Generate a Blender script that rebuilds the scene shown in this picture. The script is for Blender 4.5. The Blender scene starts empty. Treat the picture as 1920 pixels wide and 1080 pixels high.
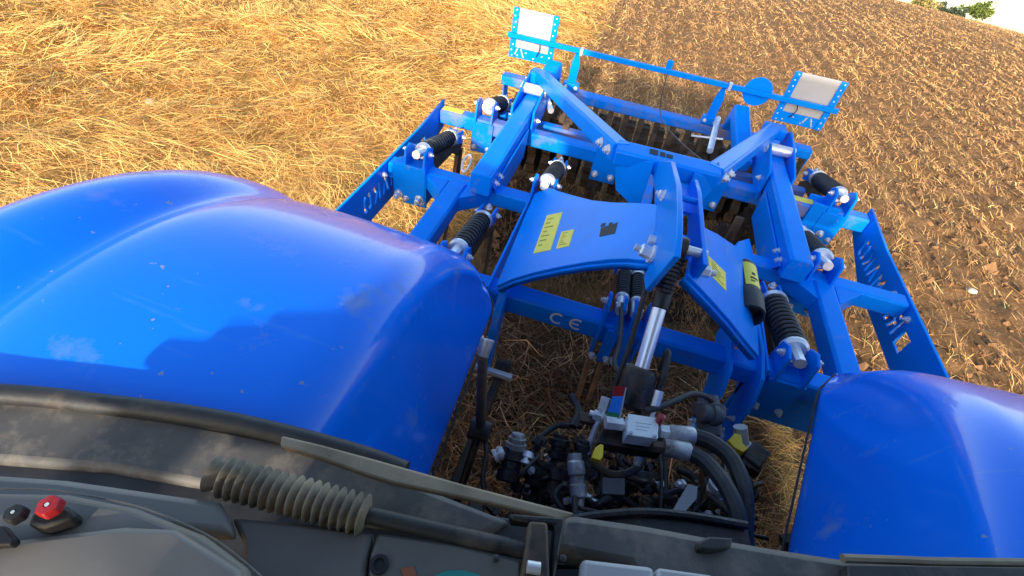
import bpy, math, random
import numpy as np
from mathutils import Vector, Matrix
rng = np.random.default_rng(7); random.seed(7)
scene = bpy.context.scene
COL = scene.collection
# ------------------------------------------------------------------ camera
YAW, PITCH, ROLL, FOC = .1528, .7681, .1814, 900.0      # radians, focal length for a 1920 px wide picture
CAM = np.array((-.2535, 0.0, 2.45))
_fw = np.array((-math.sin(YAW)*math.cos(PITCH), math.cos(YAW)*math.cos(PITCH), -math.sin(PITCH)))
_r0 = np.array((math.cos(YAW), math.sin(YAW), 0.0)); _u0 = np.cross(_r0, _fw)
_r = math.cos(ROLL)*_r0 + math.sin(ROLL)*_u0; _u = -math.sin(ROLL)*_r0 + math.cos(ROLL)*_u0
cd = bpy.data.cameras.new('camera'); cam = bpy.data.objects.new('camera', cd); COL.objects.link(cam)
cam.matrix_world = Matrix(((_r[0], _u[0], -_fw[0], CAM[0]), (_r[1], _u[1], -_fw[1], CAM[1]), (_r[2], _u[2], -_fw[2], CAM[2]), (0, 0, 0, 1)))
cd.sensor_width = 36; cd.lens = 36*FOC/1920; cd.clip_start = .02; cd.clip_end = 600
scene.camera = cam
# ------------------------------------------------------------------ sky, sun, exposure
SUN_EL, SUN_AZ = math.radians(22), math.radians(182.5)   # sun behind the cab, shadows run away from the camera
w = bpy.data.worlds.new('World'); scene.world = w; w.use_nodes = True
nt = w.node_tree; bg = nt.nodes['Background']
sky = nt.nodes.new('ShaderNodeTexSky'); sky.sky_type = 'NISHITA'; sky.sun_disc = False
TILT = math.radians(8.0)   # the tractor climbs: the true horizon behind it lies this far below its own level
sky.sun_elevation = SUN_EL-TILT*.5; sky.sun_rotation = SUN_AZ; sky.air_density = 1.0; sky.dust_density = 1.0; sky.ozone_density = 1.0
_tc = nt.nodes.new('ShaderNodeTexCoord'); _mp = nt.nodes.new('ShaderNodeMapping'); _mp.inputs['Rotation'].default_value = (TILT, 0, 0)
nt.links.new(_tc.outputs['Generated'], _mp.inputs[0]); nt.links.new(_mp.outputs[0], sky.inputs[0])
nt.links.new(sky.outputs[0], bg.inputs[0]); bg.inputs[1].default_value = .15
sd = bpy.data.lights.new('sun', 'SUN'); sd.energy = 2.5; sd.angle = math.radians(1.2); sd.color = (1, .90, .76)
sun = bpy.data.objects.new('sun', sd); COL.objects.link(sun)
_sv = Vector((math.sin(SUN_AZ)*math.cos(SUN_EL), math.cos(SUN_AZ)*math.cos(SUN_EL), math.sin(SUN_EL)))
sun.rotation_euler = _sv.to_track_quat('Z', 'Y').to_euler(); sun.location = (0, -6, 8)
vs = scene.view_settings; vs.view_transform = 'Standard'; vs.look = 'None'; vs.exposure = 1.36; vs.gamma = 1
scene.cycles.use_denoising = True; scene.cycles.max_bounces = 6

# ------------------------------------------------------------------ helpers
def V(*a): return np.array(a, float)
def W(x, y, **k):
    """point of the place that lies under a point of the photograph, on the plane X=, Y= or Z="""
    d = _fw + _r*((x-960)/FOC) - _u*((y-540)/FOC); (ax, v), = k.items(); i = 'XYZ'.index(ax)
    return CAM + d*((v-CAM[i])/d[i])
def WP(x, y, pl):
    """the same on a plane given by three points"""
    d = _fw + _r*((x-960)/FOC) - _u*((y-540)/FOC); n = np.cross(pl[1]-pl[0], pl[2]-pl[0])
    return CAM + d*(np.dot(pl[0]-CAM, n)/np.dot(d, n))
def unit(a): a = np.asarray(a, float); return a/np.linalg.norm(a)
def basis(d, up=(0, 0, 1)):
    d = unit(d); up = np.asarray(up, float)
    if abs(np.dot(d, unit(up))) > .97: up = np.array((0, 1.0, 0)) if abs(d[1]) < .9 else np.array((1.0, 0, 0))
    s = unit(np.cross(d, up)); return d, s, np.cross(s, d)

class MB:
    def __init__(self): self.v = []; self.f = []
    def add(self, v, f):
        o = len(self.v); self.v += [tuple(map(float, p)) for p in v]; self.f += [tuple(i+o for i in q) for q in f]; return self
    def loft(self, rings, cap=True, closed=True):
        n = len(rings[0]); v = [p for r in rings for p in r]; f = []
        for i in range(len(rings)-1):
            for j in range(n if closed else n-1):
                k = (j+1) % n; f.append((i*n+j, i*n+k, (i+1)*n+k, (i+1)*n+j))
        if cap and closed: f.append(tuple(range(n-1, -1, -1))); f.append(tuple((len(rings)-1)*n+j for j in range(n)))
        return self.add(v, f)
    def beam(self, p0, p1, w_, h, up=(0, 0, 1), ch=None, top=True):
        """square tube with chamfered edges; p0-p1 is the middle of its top face"""
        p0 = np.asarray(p0, float); p1 = np.asarray(p1, float); d, s, u = basis(p1-p0, up)
        c = min(w_, h)*.11 if ch is None else ch; a, b = w_/2, h/2
        o = -u*b if top else 0*u
        sec = [(-a+c, -b), (a-c, -b), (a, -b+c), (a, b-c), (a-c, b), (-a+c, b), (-a, b-c), (-a, -b+c)]
        return self.loft([[p+o+s*x+u*y for x, y in sec] for p in (p0, p1)])
    def box(self, c, size, rot=None):
        c = np.asarray(c, float); v = []
        for x in (-.5, .5):
            for y in (-.5, .5):
                for z in (-.5, .5):
                    p = np.array((x*size[0], y*size[1], z*size[2])); p = np.asarray(rot) @ p if rot is not None else p; v.append(c+p)
        return self.add(v, [(0, 1, 3, 2), (4, 6, 7, 5), (0, 4, 5, 1), (2, 3, 7, 6), (0, 2, 6, 4), (1, 5, 7, 3)])
    def lathe(self, p0, d, prof, n=16, up=(0, 0, 1), cap=True):
        p0 = np.asarray(p0, float); d, s, u = basis(d, up)
        return self.loft([[p0+d*t+(s*math.cos(2*math.pi*j/n)+u*math.sin(2*math.pi*j/n))*r for j in range(n)] for t, r in prof], cap)
    def cyl(self, p0, p1, r0, r1=None, n=14):
        p0 = np.asarray(p0, float); p1 = np.asarray(p1, float); L = np.linalg.norm(p1-p0)
        return self.lathe(p0, p1-p0, [(0, r0), (L, r0 if r1 is None else r1)], n)
    def tube(self, path, r, n=8, sub=6):
        P = [np.asarray(p, float) for p in path]
        if sub > 1 and len(P) > 2:
            Q = []; E_ = [2*P[0]-P[1]] + P + [2*P[-1]-P[-2]]
            for i in range(1, len(E_)-2):
                a, b, c, d = E_[i-1:i+3]
                for k in range(sub):
                    t = k/sub; Q.append(.5*(2*b+(c-a)*t+(2*a-5*b+4*c-d)*t*t+(3*b-a-3*c+d)*t**3))
            P = Q + [P[-1]]
        rings = []; s = None
        for i, p in enumerate(P):
            d = unit(P[min(i+1, len(P)-1)]-P[max(i-1, 0)])
            if s is None: _, s, u = basis(d)
            else: s = unit(s-d*np.dot(s, d)); u = np.cross(s, d)
            rr = r[min(i, len(r)-1)] if hasattr(r, '__len__') else r
            rings.append([p+(s*math.cos(2*math.pi*j/n)+u*math.sin(2*math.pi*j/n))*rr for j in range(n)])
        return self.loft(rings)
    def prism(self, poly, off):
        n = len(poly); off = np.asarray(off, float); P = [np.asarray(p, float) for p in poly]
        return self.add(P+[p+off for p in P], [tuple(range(n)), tuple(range(2*n-1, n-1, -1))]+[(j, j+n, (j+1) % n+n, (j+1) % n) for j in range(n)])
    def grid(self, P):
        a, b = len(P), len(P[0])
        return self.add([p for r in P for p in r], [(i*b+j, i*b+j+1, (i+1)*b+j+1, (i+1)*b+j) for i in range(a-1) for j in range(b-1)])
    def hexbolt(self, p, d, r, h=.012):
        p = np.asarray(p, float); d = unit(d); self.lathe(p, d, [(0, r*1.45), (h*.3, r*1.45)], 12); self.lathe(p+d*h*.3, d, [(0, r), (h, r), (h*1.15, r*.7)], 6)
        return self.lathe(p+d*h*1.4, d, [(0, r*.5), (h*.6, r*.5)], 8)
    def mesh(self, name, angle=35):
        m = bpy.data.meshes.new(name); m.from_pydata(self.v, [], self.f)
        import bmesh
        bm = bmesh.new(); bm.from_mesh(m); bmesh.ops.recalc_face_normals(bm, faces=bm.faces); bm.to_mesh(m); bm.free()
        m.polygons.foreach_set('use_smooth', [True]*len(m.polygons)); m.set_sharp_from_angle(angle=math.radians(angle)); m.update(); return m
def wloc(o): return np.array(o.get('_w', (0, 0, 0)), float)
def link(o, parent=None, loc=(0, 0, 0)):
    COL.objects.link(o); loc = np.asarray(loc, float)
    if parent is not None:
        o.parent = parent; o.location = Vector(loc-ORG.get(parent.name, np.zeros(3)))
    else: o.location = Vector(loc)
    ORG[o.name] = loc
    return o
ORG = {}
def build(mb, name, mat, parent=None, bevel=0, loc=(0, 0, 0), angle=35, label=None):
    m = mb if isinstance(mb, bpy.types.Mesh) else mb.mesh(name, angle)
    if not m.materials: m.materials.append(mat)
    o = link(bpy.data.objects.new(name, m), parent, loc)
    if bevel:
        b = o.modifiers.new('bevel', 'BEVEL'); b.width = bevel; b.segments = 2; b.limit_method = 'ANGLE'; b.angle_limit = math.radians(40)
    if label: o['label'] = label
    return o
def tag(o, label, cat, group=None, kind=None):
    if label: o['label'] = label
    if cat: o['category'] = cat
    if group: o['group'] = group
    if kind: o['kind'] = kind
    return o
def thing(name, loc, label, cat, group=None): return tag(link(bpy.data.objects.new(name, None), None, loc), label, cat, group)

# ------------------------------------------------------------------ materials
def nodes(name):
    m = bpy.data.materials.new(name); m.use_nodes = True; t = m.node_tree; return m, t, t.nodes['Principled BSDF']
def N(t, typ, **k):
    n = t.nodes.new(typ)
    for a, b in k.items():
        if a in ('ins',):
            for i, v in b.items(): n.inputs[i].default_value = v
        else: setattr(n, a, b)
    return n
def ramp(t, fac, stops):
    r = t.nodes.new('ShaderNodeValToRGB'); e = r.color_ramp.elements
    while len(e) < len(stops): e.new(.5)
    for q, (p, c) in zip(e, stops): q.position = p; q.color = (*c, 1) if len(c) == 3 else c
    t.links.new(fac, r.inputs[0]); return r.outputs[0]
def noise(t, scale, detail=5, rough=.55, coord='Object', dist=0):
    tc = N(t, 'ShaderNodeTexCoord'); n = N(t, 'ShaderNodeTexNoise', ins={'Scale': scale, 'Detail': detail, 'Roughness': rough, 'Distortion': dist})
    t.links.new(tc.outputs[coord], n.inputs['Vector']); return n.outputs['Fac']
def mix(t, fac, a, b):
    m = N(t, 'ShaderNodeMix', data_type='RGBA')
    if isinstance(fac, (int, float)): m.inputs[0].default_value = fac
    else: t.links.new(fac, m.inputs[0])
    for i, c in ((6, a), (7, b)):
        if isinstance(c, tuple): m.inputs[i].default_value = (*c, 1)
        else: t.links.new(c, m.inputs[i])
    return m.outputs[2]
def bump(t, p, h, strength, dist=.01):
    b = N(t, 'ShaderNodeBump', ins={'Strength': strength, 'Distance': dist}); t.links.new(h, b.inputs['Height']); t.links.new(b.outputs[0], p.inputs['Normal'])
def simple(name, col, rough=.5, metal=0, var=.25, scale=12, bmp=0, coat=0, dust=None, dust_amt=.5, dscale=3.0, spec=.5):
    m, t, p = nodes(name); n = noise(t, scale)
    c = ramp(t, n, [(.3, tuple(x*(1-var) for x in col)), (.7, tuple(min(1, x*(1+var)) for x in col))])
    r0 = rough
    p.inputs['Metallic'].default_value = metal; p.inputs['Roughness'].default_value = rough; p.inputs['Coat Weight'].default_value = coat; p.inputs['Coat Roughness'].default_value = .08; p.inputs['Specular IOR Level'].default_value = spec
    if dust:
        n2 = noise(t, dscale, 9, .68); f = ramp(t, n2, [(.62-.34*dust_amt, (0, 0, 0)), (.80-.2*dust_amt, (1, 1, 1))])
        c = mix(t, f, c, dust); rr = N(t, 'ShaderNodeMapRange', ins={'To Min': rough, 'To Max': .85}); t.links.new(f, rr.inputs[0]); t.links.new(rr.outputs[0], p.inputs['Roughness'])
        if coat:
            cr = N(t, 'ShaderNodeMapRange', ins={'To Min': coat, 'To Max': 0}); t.links.new(f, cr.inputs[0]); t.links.new(cr.outputs[0], p.inputs['Coat Weight'])
    t.links.new(c, p.inputs['Base Color'])
    if bmp: bump(t, p, noise(t, scale*4), bmp)
    return m
DUST = (.33, .21, .12)
BLUE = simple('blue_paint', (.0005, .25, .93), .30, 0, .08, 6, .012, .0, DUST, .04, 7.0, .11)
BLUED = simple('blue_paint_dusty', (.001, .225, .86), .45, 0, .12, 6, .02, .0, DUST, .46, 4.0, .12)
FEND = simple('fender_paint', (.0005, .185, .92), .26, 0, .04, 2, 0, .40, (.17, .27, .52), .10, 5.0, .22)
_t = FEND.node_tree; _p = _t.nodes['Principled BSDF']; _c = _p.inputs['Base Color'].links[0].from_socket      # splashes, dry specks and wiped streaks
_f = ramp(_t, noise(_t, 48, 3, .5), [(.72, (0, 0, 0)), (.75, (.8, .8, .8))]); _c = mix(_t, _f, _c, (.26, .30, .36))
_tc = N(_t, 'ShaderNodeTexCoord'); _m = N(_t, 'ShaderNodeMapping', ins={'Scale': (3.0, 26.0, 3.0), 'Rotation': (0, 0, .5)}); _n = N(_t, 'ShaderNodeTexNoise', ins={'Scale': 1.4, 'Detail': 6, 'Roughness': .6})
_t.links.new(_tc.outputs['Object'], _m.inputs[0]); _t.links.new(_m.outputs[0], _n.inputs['Vector'])
_f2 = ramp(_t, _n.outputs['Fac'], [(.60, (0, 0, 0)), (.76, (.35, .35, .35))]); _c = mix(_t, _f2, _c, (.10, .30, .75)); _t.links.new(_c, _p.inputs['Base Color'])
ZINC = simple('zinc_steel', (.80, .80, .80), .34, .45, .15, 30, .05)
CHROME = simple('chrome_rod', (.93, .93, .93), .30, .55, .03, 10)
WHITE = simple('white_panel', (.46, .45, .43), .4, 0, .05, 8, 0, .2, (.6, .5, .38), .05)
RUBBER = simple('black_rubber', (.022, .021, .021), .55, 0, .35, 20, .1, 0, (.16, .12, .09), .25, 9.0)
STEEL = simple('dark_steel', (.045, .040, .037), .5, .4, .5, 14, .15, 0, (.17, .10, .06), .45, 8.0)
GREASE = simple('greasy_black', (.014, .013, .013), .35, .2, .5, 25, .2, 0, (.12, .07, .04), .35, 12.0)
RUST = simple('earthy_steel', (.10, .065, .042), .75, .15, .5, 18, .4, 0, (.19, .11, .06), .6, 7.0)
EARTH = simple('soil_caked_steel', (.055, .036, .022), .85, .1, .5, 18, .5, 0, (.11, .068, .038), .5, 9.0)
SLEEVE = simple('spring_rubber', (.040, .038, .037), .42, 0, .25, 20, .05, 0, (.16, .12, .09), .12, 9.0)
YEL = simple('yellow_label', (.86, .74, .06), .45, 0, .06, 20)
LETTER = simple('white_lettering', (.88, .88, .86), .5, 0, .03)
YCAP = simple('yellow_plastic', (.80, .55, .01), .35, 0, .1, 20)
BLACK = simple('black_ink', (.010, .010, .012), .6, 0, .1)
RED = simple('red_plastic', (.36, .010, .012), .4, 0, .15, 20, 0, .3)
GREEN = simple('green_label', (.02, .22, .09), .4)
LBLUE = simple('light_blue_label', (.02, .22, .80), .4)
GREYP = simple('grey_cab_plastic', (.13, .122, .105), .5, 0, .18, 5, .05, 0, (.16, .15, .13), .15, 6.0)
GREYD = simple('dark_grey_plastic', (.090, .083, .073), .5, 0, .3, 9, .08, 0, (.22, .185, .145), .42, 22.0)
PALEP = simple('pale_grey_plastic', (.42, .42, .42), .5, 0, .1, 5)
TAN = simple('dusty_tan_metal', (.27, .21, .135), .65, .1, .3, 14, .15, 0, (.34, .27, .18), .45, 10.0)
BOOT = simple('dusty_bellows_rubber', (.13, .11, .08), .65, 0, .3, 12, .1, 0, (.40, .33, .21), .55, 9.0)
CONSO = simple('console_grey', (.195, .18, .155), .45, 0, .10, 4, .02, 0, (.24, .23, .21), .12, 5.0)
WORN = simple('worn_steel', (.46, .45, .43), .42, .5, .35, 25, .15, 0, (.14, .10, .07), .35, 16.0)
SOCK = simple('grey_rubber', (.10, .10, .105), .6, 0, .2, 12, .05)
TEAL = simple('teal_mark', (.02, .30, .26), .6); ORANGE = simple('orange_mark', (.30, .10, .04), .7)
ALU = simple('pale_alloy_block', (.80, .84, .80), .40, .1, .08, 20)

# ------------------------------------------------------------------ the field
KDOME = .00145
def hsh(ix, iy, s):
    h = np.sin(ix*127.1+iy*311.7+s*74.7)*43758.5453; return h-np.floor(h)
def vnoise(x, y, s=0):
    ix, iy = np.floor(x), np.floor(y); fx, fy = x-ix, y-iy; fx = fx*fx*(3-2*fx); fy = fy*fy*(3-2*fy)
    a = hsh(ix, iy, s); b = hsh(ix+1, iy, s); c = hsh(ix, iy+1, s); d = hsh(ix+1, iy+1, s)
    return (a*(1-fx)+b*fx)*(1-fy)+(c*(1-fx)+d*fx)*fy
def fbm(x, y, o=4, s=0):
    r = 0; a = .5
    for i in range(o): r = r+a*vnoise(x*2**i, y*2**i, s+i); a *= .5
    return r/(1-.5**o)
def tilled(x, y):
    e = (fbm(x*1.6, y*1.6, 3, 5)-.5)*.7
    left = -1.22+.10*np.sin(y*.9)
    a = np.clip(((x-left)+e)/.25, 0, 1)
    front = np.where(x > 1.25, -99, 2.3); b = np.clip((y-front+e)/.5, 0, 1)
    return a*b
def rowphase(x, y): return .5+.5*np.sin((x+.05*np.sin(y*.7))*2*math.pi/.34+.8*fbm(x*.8, y*.5, 2, 31))
def moist(x, y):   # shade under tractor and machine painted as darker colour, plus freshly opened soil
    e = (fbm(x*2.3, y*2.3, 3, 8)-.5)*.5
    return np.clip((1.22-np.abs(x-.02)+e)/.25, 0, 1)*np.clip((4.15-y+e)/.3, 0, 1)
def zground(x, y, fine=True):
    t = tilled(x, y); z = -KDOME*(x*x+y*y)
    # lodged straw lies in swathes and tufts
    sw = fbm(x*.55+y*.25, y*.45-x*.2, 3, 11); tu = fbm(x*2.1, y*1.7, 3, 21)
    stub = .20*np.clip(sw-.38, 0, 1)**1.0+.22*np.clip(tu-.45, 0, 1)+.01
    rows = rowphase(x, y)
    till = .045*rows+.085*(fbm(x*3.2, y*2.6, 4, 41)-.5)+.05*(vnoise(x*11, y*10, 3)-.5)-.02
    under = np.exp(-((x/1.3)**2))*np.exp(-(((y-1.6)/1.6)**2))
    return z+(stub*(1-t)+till*t)*(1-.6*under)
def axis(lo, a, b, hi, d, g):
    mid = list(np.arange(a, b, d)); out = []; x = b; s = d
    while x < hi: out.append(x); s *= g; x += s
    out.append(hi); pre = []; x = a; s = d
    while x > lo: s *= g; x -= s; pre.append(x)
    return np.array(pre[::-1]+mid+out)
gx = axis(-90, -7.5, 11, 140, .055, 1.09); gy = axis(-30, .2, 13, 170, .055, 1.09)
X, Y = np.meshgrid(gx, gy); Zg = zground(X, Y); nx, ny = len(gx), len(gy)
def fastmesh(name, verts, quads, attrs=None, smooth=True):
    m = bpy.data.meshes.new(name); m.vertices.add(len(verts)); m.vertices.foreach_set('co', np.ascontiguousarray(verts, np.float32).ravel())
    k = quads.shape[1]; m.loops.add(quads.size); m.loops.foreach_set('vertex_index', quads.astype(np.int32).ravel())
    m.polygons.add(len(quads)); m.polygons.foreach_set('loop_start', (np.arange(len(quads))*k).astype(np.int32))
    m.polygons.foreach_set('use_smooth', np.full(len(quads), smooth)); m.update(calc_edges=True)
    for n_, (dom, data) in (attrs or {}).items():
        if data.ndim == 1: a = m.attributes.new(n_, 'FLOAT', dom); a.data.foreach_set('value', data.astype(np.float32))
        else: a = m.attributes.new(n_, 'FLOAT_COLOR', dom); a.data.foreach_set('color', data.astype(np.float32).ravel())
    return m
ii = (np.arange(ny-1)[:, None]*nx+np.arange(nx-1)[None]).ravel()
quads = np.stack([ii, ii+1, ii+nx+1, ii+nx], 1)
gm, t, p = nodes('field_soil')
at = N(t, 'ShaderNodeAttribute', attribute_name='till')
geo = N(t, 'ShaderNodeNewGeometry')
def gnoise(scale, detail=6, rough=.6, vec=(1, 1, 1)):
    mp = N(t, 'ShaderNodeMapping', ins={'Scale': vec}); t.links.new(geo.outputs['Position'], mp.inputs[0])
    n = N(t, 'ShaderNodeTexNoise', ins={'Scale': scale, 'Detail': detail, 'Roughness': rough}); t.links.new(mp.outputs[0], n.inputs['Vector']); return n.outputs['Fac']
straw_c = ramp(t, gnoise(26, 9, .75), [(.32, (.25, .135, .04)), (.5, (.52, .30, .085)), (.68, (.70, .44, .14))])
soil_c = ramp(t, gnoise(7, 10, .7), [(.3, (.125, .064, .027)), (.5, (.230, .120, .050)), (.72, (.35, .19, .082))])
lit_f = ramp(t, gnoise(30, 8, .75, (1.6, .5, 1)), [(.54, (0, 0, 0)), (.66, (1, 1, 1))])
soil_c = mix(t, lit_f, soil_c, (.50, .29, .115))
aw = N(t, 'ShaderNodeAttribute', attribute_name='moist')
under_shade_c = ramp(t, gnoise(16, 9, .7), [(.35, (.030, .017, .010)), (.55, (.060, .034, .019)), (.75, (.13, .075, .035))])  # near-black brown laid in where shade falls under the machine
soil_c = mix(t, aw.outputs['Fac'], soil_c, under_shade_c)
far_f = N(t, 'ShaderNodeVectorMath', operation='LENGTH'); t.links.new(geo.outputs['Position'], far_f.inputs[0])
t.links.new(mix(t, at.outputs['Fac'], straw_c, soil_c), p.inputs['Base Color']); p.inputs['Roughness'].default_value = .9; p.inputs['Specular IOR Level'].default_value = .15
bump(t, p, gnoise(22, 10, .75), .9, .03)
gmesh = fastmesh('field_ground', np.stack([X, Y, Zg], -1).reshape(-1, 3), quads, {'till': ('POINT', np.maximum(tilled(X, Y), .9*np.clip((1.35-np.abs(X-.05))/.3, 0, 1)*np.clip((2.9-Y)/.4, 0, 1)).ravel()), 'moist': ('POINT', moist(X, Y).ravel())})  # soil colour extended under the tractor so the painted shade shows there
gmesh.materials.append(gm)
ground = link(bpy.data.objects.new('field_ground', gmesh)); ground['kind'] = 'structure'; ground['label'] = 'harvested grain field, golden stubble beside freshly tilled brown soil'

strawm, t, p = nodes('straw'); a = N(t, 'ShaderNodeAttribute', attribute_name='col'); t.links.new(a.outputs['Color'], p.inputs['Base Color'])
p.inputs['Roughness'].default_value = .55; p.inputs['Specular IOR Level'].default_value = .3
def straws(name, x, y, length, width, tilt, heading, lift, col, label):
    n = len(x); z = zground(x, y)
    dx, dy = np.cos(heading), np.sin(heading); ct, st = np.cos(tilt), np.sin(tilt)
    d = np.stack([dx*ct, dy*ct, st], 1); side = np.stack([-dy, dx, np.zeros(n)], 1)
    roll = rng.uniform(-.9, .9, n)[:, None]; up = np.cross(d, side); side = side*np.cos(roll)+up*np.sin(roll)
    base = np.stack([x, y, z+lift], 1); bend = rng.normal(0, .13, (n, 1))*length[:, None]
    sidel = np.stack([-dy, dx, np.zeros(n)], 1)
    L = length[:, None]; wv = side*width[:, None]*.5
    p0 = base-d*L*.5; p1 = base+sidel*bend*.6+np.array([0, 0, 1])*np.abs(bend)*.5; p2 = base+d*L*.5
    end = np.stack([p2[:, 0], p2[:, 1]], 1); p2[:, 2] = np.maximum(p2[:, 2], zground(end[:, 0], end[:, 1])+.004)
    p0[:, 2] = np.maximum(p0[:, 2], zground(p0[:, 0], p0[:, 1])-.01)
    verts = np.stack([p0-wv, p0+wv, p1-wv, p1+wv, p2-wv*.7, p2+wv*.7], 1).reshape(-1, 3)
    k = np.arange(n)[:, None]*6
    q = np.concatenate([k+np.array([[0, 1, 3, 2]]), k+np.array([[2, 3, 5, 4]])], 1).reshape(-1, 4)
    colv = np.repeat(np.concatenate([col, np.ones((n, 1))], 1), 6, 0)
    m = fastmesh(name, verts, q, {'col': ('POINT', colv)}, False); m.materials.append(strawm)
    o = link(bpy.data.objects.new(name, m)); return tag(o, label, 'straw', kind='stuff')
def scatter(n, xr, yr, cx=0, cy=0, pw=1.15, near=2.5):
    """more stalks where one stands close, fewer far out"""
    out = []
    tot = 0
    while tot < n:
        x = rng.uniform(*xr, n*2); y = rng.uniform(*yr, n*2); d = np.hypot(x-cx, y-cy)
        keep = rng.random(n*2) < (near/np.maximum(d, near))**pw; out.append(np.stack([x[keep], y[keep]])); tot += keep.sum()
    o = np.concatenate(out, 1)[:, :n]; return o[0], o[1]
def strawcol(n, base, spread):
    b = np.array(base)[None]*np.exp(rng.normal(0, spread, (n, 1))); tint = rng.normal(0, .05, (n, 3)); return np.clip(b*(1+tint), .02, .95)
# lodged straw on the unworked left
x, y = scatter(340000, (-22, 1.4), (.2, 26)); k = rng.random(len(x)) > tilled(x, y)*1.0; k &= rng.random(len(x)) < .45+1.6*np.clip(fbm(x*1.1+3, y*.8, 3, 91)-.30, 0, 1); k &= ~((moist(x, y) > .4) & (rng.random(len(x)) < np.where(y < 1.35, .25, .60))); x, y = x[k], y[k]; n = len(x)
hd = 2.6*math.pi*fbm(x*.45, y*.45, 2, 61)+rng.normal(0, .65, n)
dist = np.hypot(x, y)
straws('lodged_straw', x, y, rng.uniform(.06, .26, n), .0036*np.clip(dist/4.5, .85, 3.0)*rng.uniform(.6, 1.3, n), rng.normal(.10, .26, n), hd, rng.uniform(.0, .055, n)+.05*(rng.random(n) < .08),
       strawcol(n, (.77, .40, .108), .36)*(.62+.75*fbm(x*.9, y*.7, 3, 95))[:, None]*np.where((moist(x, y) > .5)[:, None], np.where((y < 1.35)[:, None], np.array([[.46, .33, .32]]), np.array([[.30, .20, .20]])), 1.0), 'loose golden straw lying in tufts on the unworked field')  # stalks under tractor and machine coloured darker to carry their shade
# tufts of longer stalks standing out of the mat
nt_ = 2600; tx, ty = scatter(nt_, (-16, -1.35), (.4, 18), pw=.9); per = rng.integers(10, 34, nt_); x = np.repeat(tx, per); y = np.repeat(ty, per); n = len(x)
th0 = np.repeat(2.6*math.pi*fbm(tx*.45, ty*.45, 2, 61)+rng.normal(0, .5, nt_), per); hd = th0+rng.normal(0, .55, n)
x = x+rng.normal(0, .10, n); y = y+rng.normal(0, .10, n); k = tilled(x, y) < .3; x, y, hd = x[k], y[k], hd[k]; n = len(x); dist = np.hypot(x, y)
straws('straw_tufts', x, y, rng.uniform(.14, .36, n), .0036*np.clip(dist/4.5, .85, 3.0)*rng.uniform(.6, 1.3, n), np.abs(rng.normal(.10, .30, n)), hd, rng.uniform(.03, .14, n),
       strawcol(n, (.85, .475, .14), .28), 'raised tufts of long golden straw on the unworked field')
# short pieces mixed into the worked soil
x, y = scatter(340000, (-1.6, 26), (.8, 36), pw=.95); k = rng.random(len(x)) < tilled(x, y)*(.22+1.5*np.clip(fbm(x*2.2, y*.55, 3, 71)-.30, 0, 1))*(.55+.9*rowphase(x, y)**1.5); x, y = x[k], y[k]; n = len(x)
hd = math.pi/2+rng.normal(0, .55, n); dist = np.hypot(x, y)
straws('chopped_straw', x, y, rng.uniform(.03, .17, n), .0038*np.clip(dist/5.0, .9, 3.0)*rng.uniform(.6, 1.3, n), rng.normal(.12, .25, n), hd, rng.uniform(-.004, .03, n),
       strawcol(n, (.56, .30, .105), .40)*np.where((moist(x, y) > .5)[:, None], np.array([[.55, .46, .46]]), 1.0), 'short straw pieces half mixed into the tilled brown soil')  # pieces below the machine darkened in colour for its shade
# trampled straw between the wheels
n = 5200; x = rng.uniform(-.75, .95, n); y = rng.uniform(.5, 2.3, n); k = rng.random(n) < np.clip(1.6-.6*y, .25, 1); x, y = x[k], y[k]; n = len(x)
straws('trampled_straw', x, y, rng.uniform(.07, .30, n), .0058*rng.uniform(.5, 1.3, n), rng.normal(.06, .22, n), rng.uniform(0, 2*math.pi, n), rng.uniform(.0, .05, n),
       strawcol(n, (.36, .19, .085), .55), 'brown trampled straw on the ground between the tractor wheels')
# clods
x, y = scatter(16000, (-1.5, 16), (.8, 20), pw=1.0); k = rng.random(len(x)) < tilled(x, y); x, y = x[k], y[k]; n = len(x)
rad = np.exp(rng.normal(-4.15, .45, n)); z = zground(x, y)+rad*.2
o6 = np.array([(1, 0, 0), (0, 1, 0), (-1, 0, 0), (0, -1, 0), (0, 0, 1), (0, 0, -1)], float)
vv = np.stack([x, y, z], 1)[:, None]+o6[None]*rad[:, None, None]*rng.uniform(.55, 1.3, (n, 6, 1))+rng.normal(0, .25, (n, 6, 3))*rad[:, None, None]
tri = np.array([(0, 1, 4), (1, 2, 4), (2, 3, 4), (3, 0, 4), (1, 0, 5), (2, 1, 5), (3, 2, 5), (0, 3, 5)])
q = (np.arange(n)[:, None, None]*6+tri[None]).reshape(-1, 3)
cm = simple('soil_clod', (.25, .13, .055), .95, 0, .4, 6); mm = fastmesh('soil_clods', vv.reshape(-1, 3), q, None, False); mm.materials.append(cm)
tag(link(bpy.data.objects.new('soil_clods', mm)), 'crumbly brown clods scattered over the tilled soil', 'soil', kind='stuff')
# two pale stones
STONE = simple('pale_stone', (.50, .45, .38), .85, 0, .2, 30, .2)
for (px, py, s, lab) in ((1816, 551, .045, 'small pale stone lying on the tilled soil at the right'), (283, 196, .05, 'small pale stone lying in the golden straw at the left')):
    b = W(px, py, Z=-.02); z = float(zground(np.array(b[0]), np.array(b[1])))
    mb = MB(); ph = rng.uniform(.8, 1.2, 12)
    mb.loft([[(math.cos(j*math.pi/6)*s*rr*ph[j], math.sin(j*math.pi/6)*s*.75*rr*ph[(j+3) % 12], h*s) for j in range(12)] for h, rr in ((-.3, .6), (0, 1), (.35, .9), (.6, .5))])
    tag(build(mb, 'stone', STONE, loc=(b[0], b[1], z+s*.3+.02)), lab, 'stone')

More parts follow.
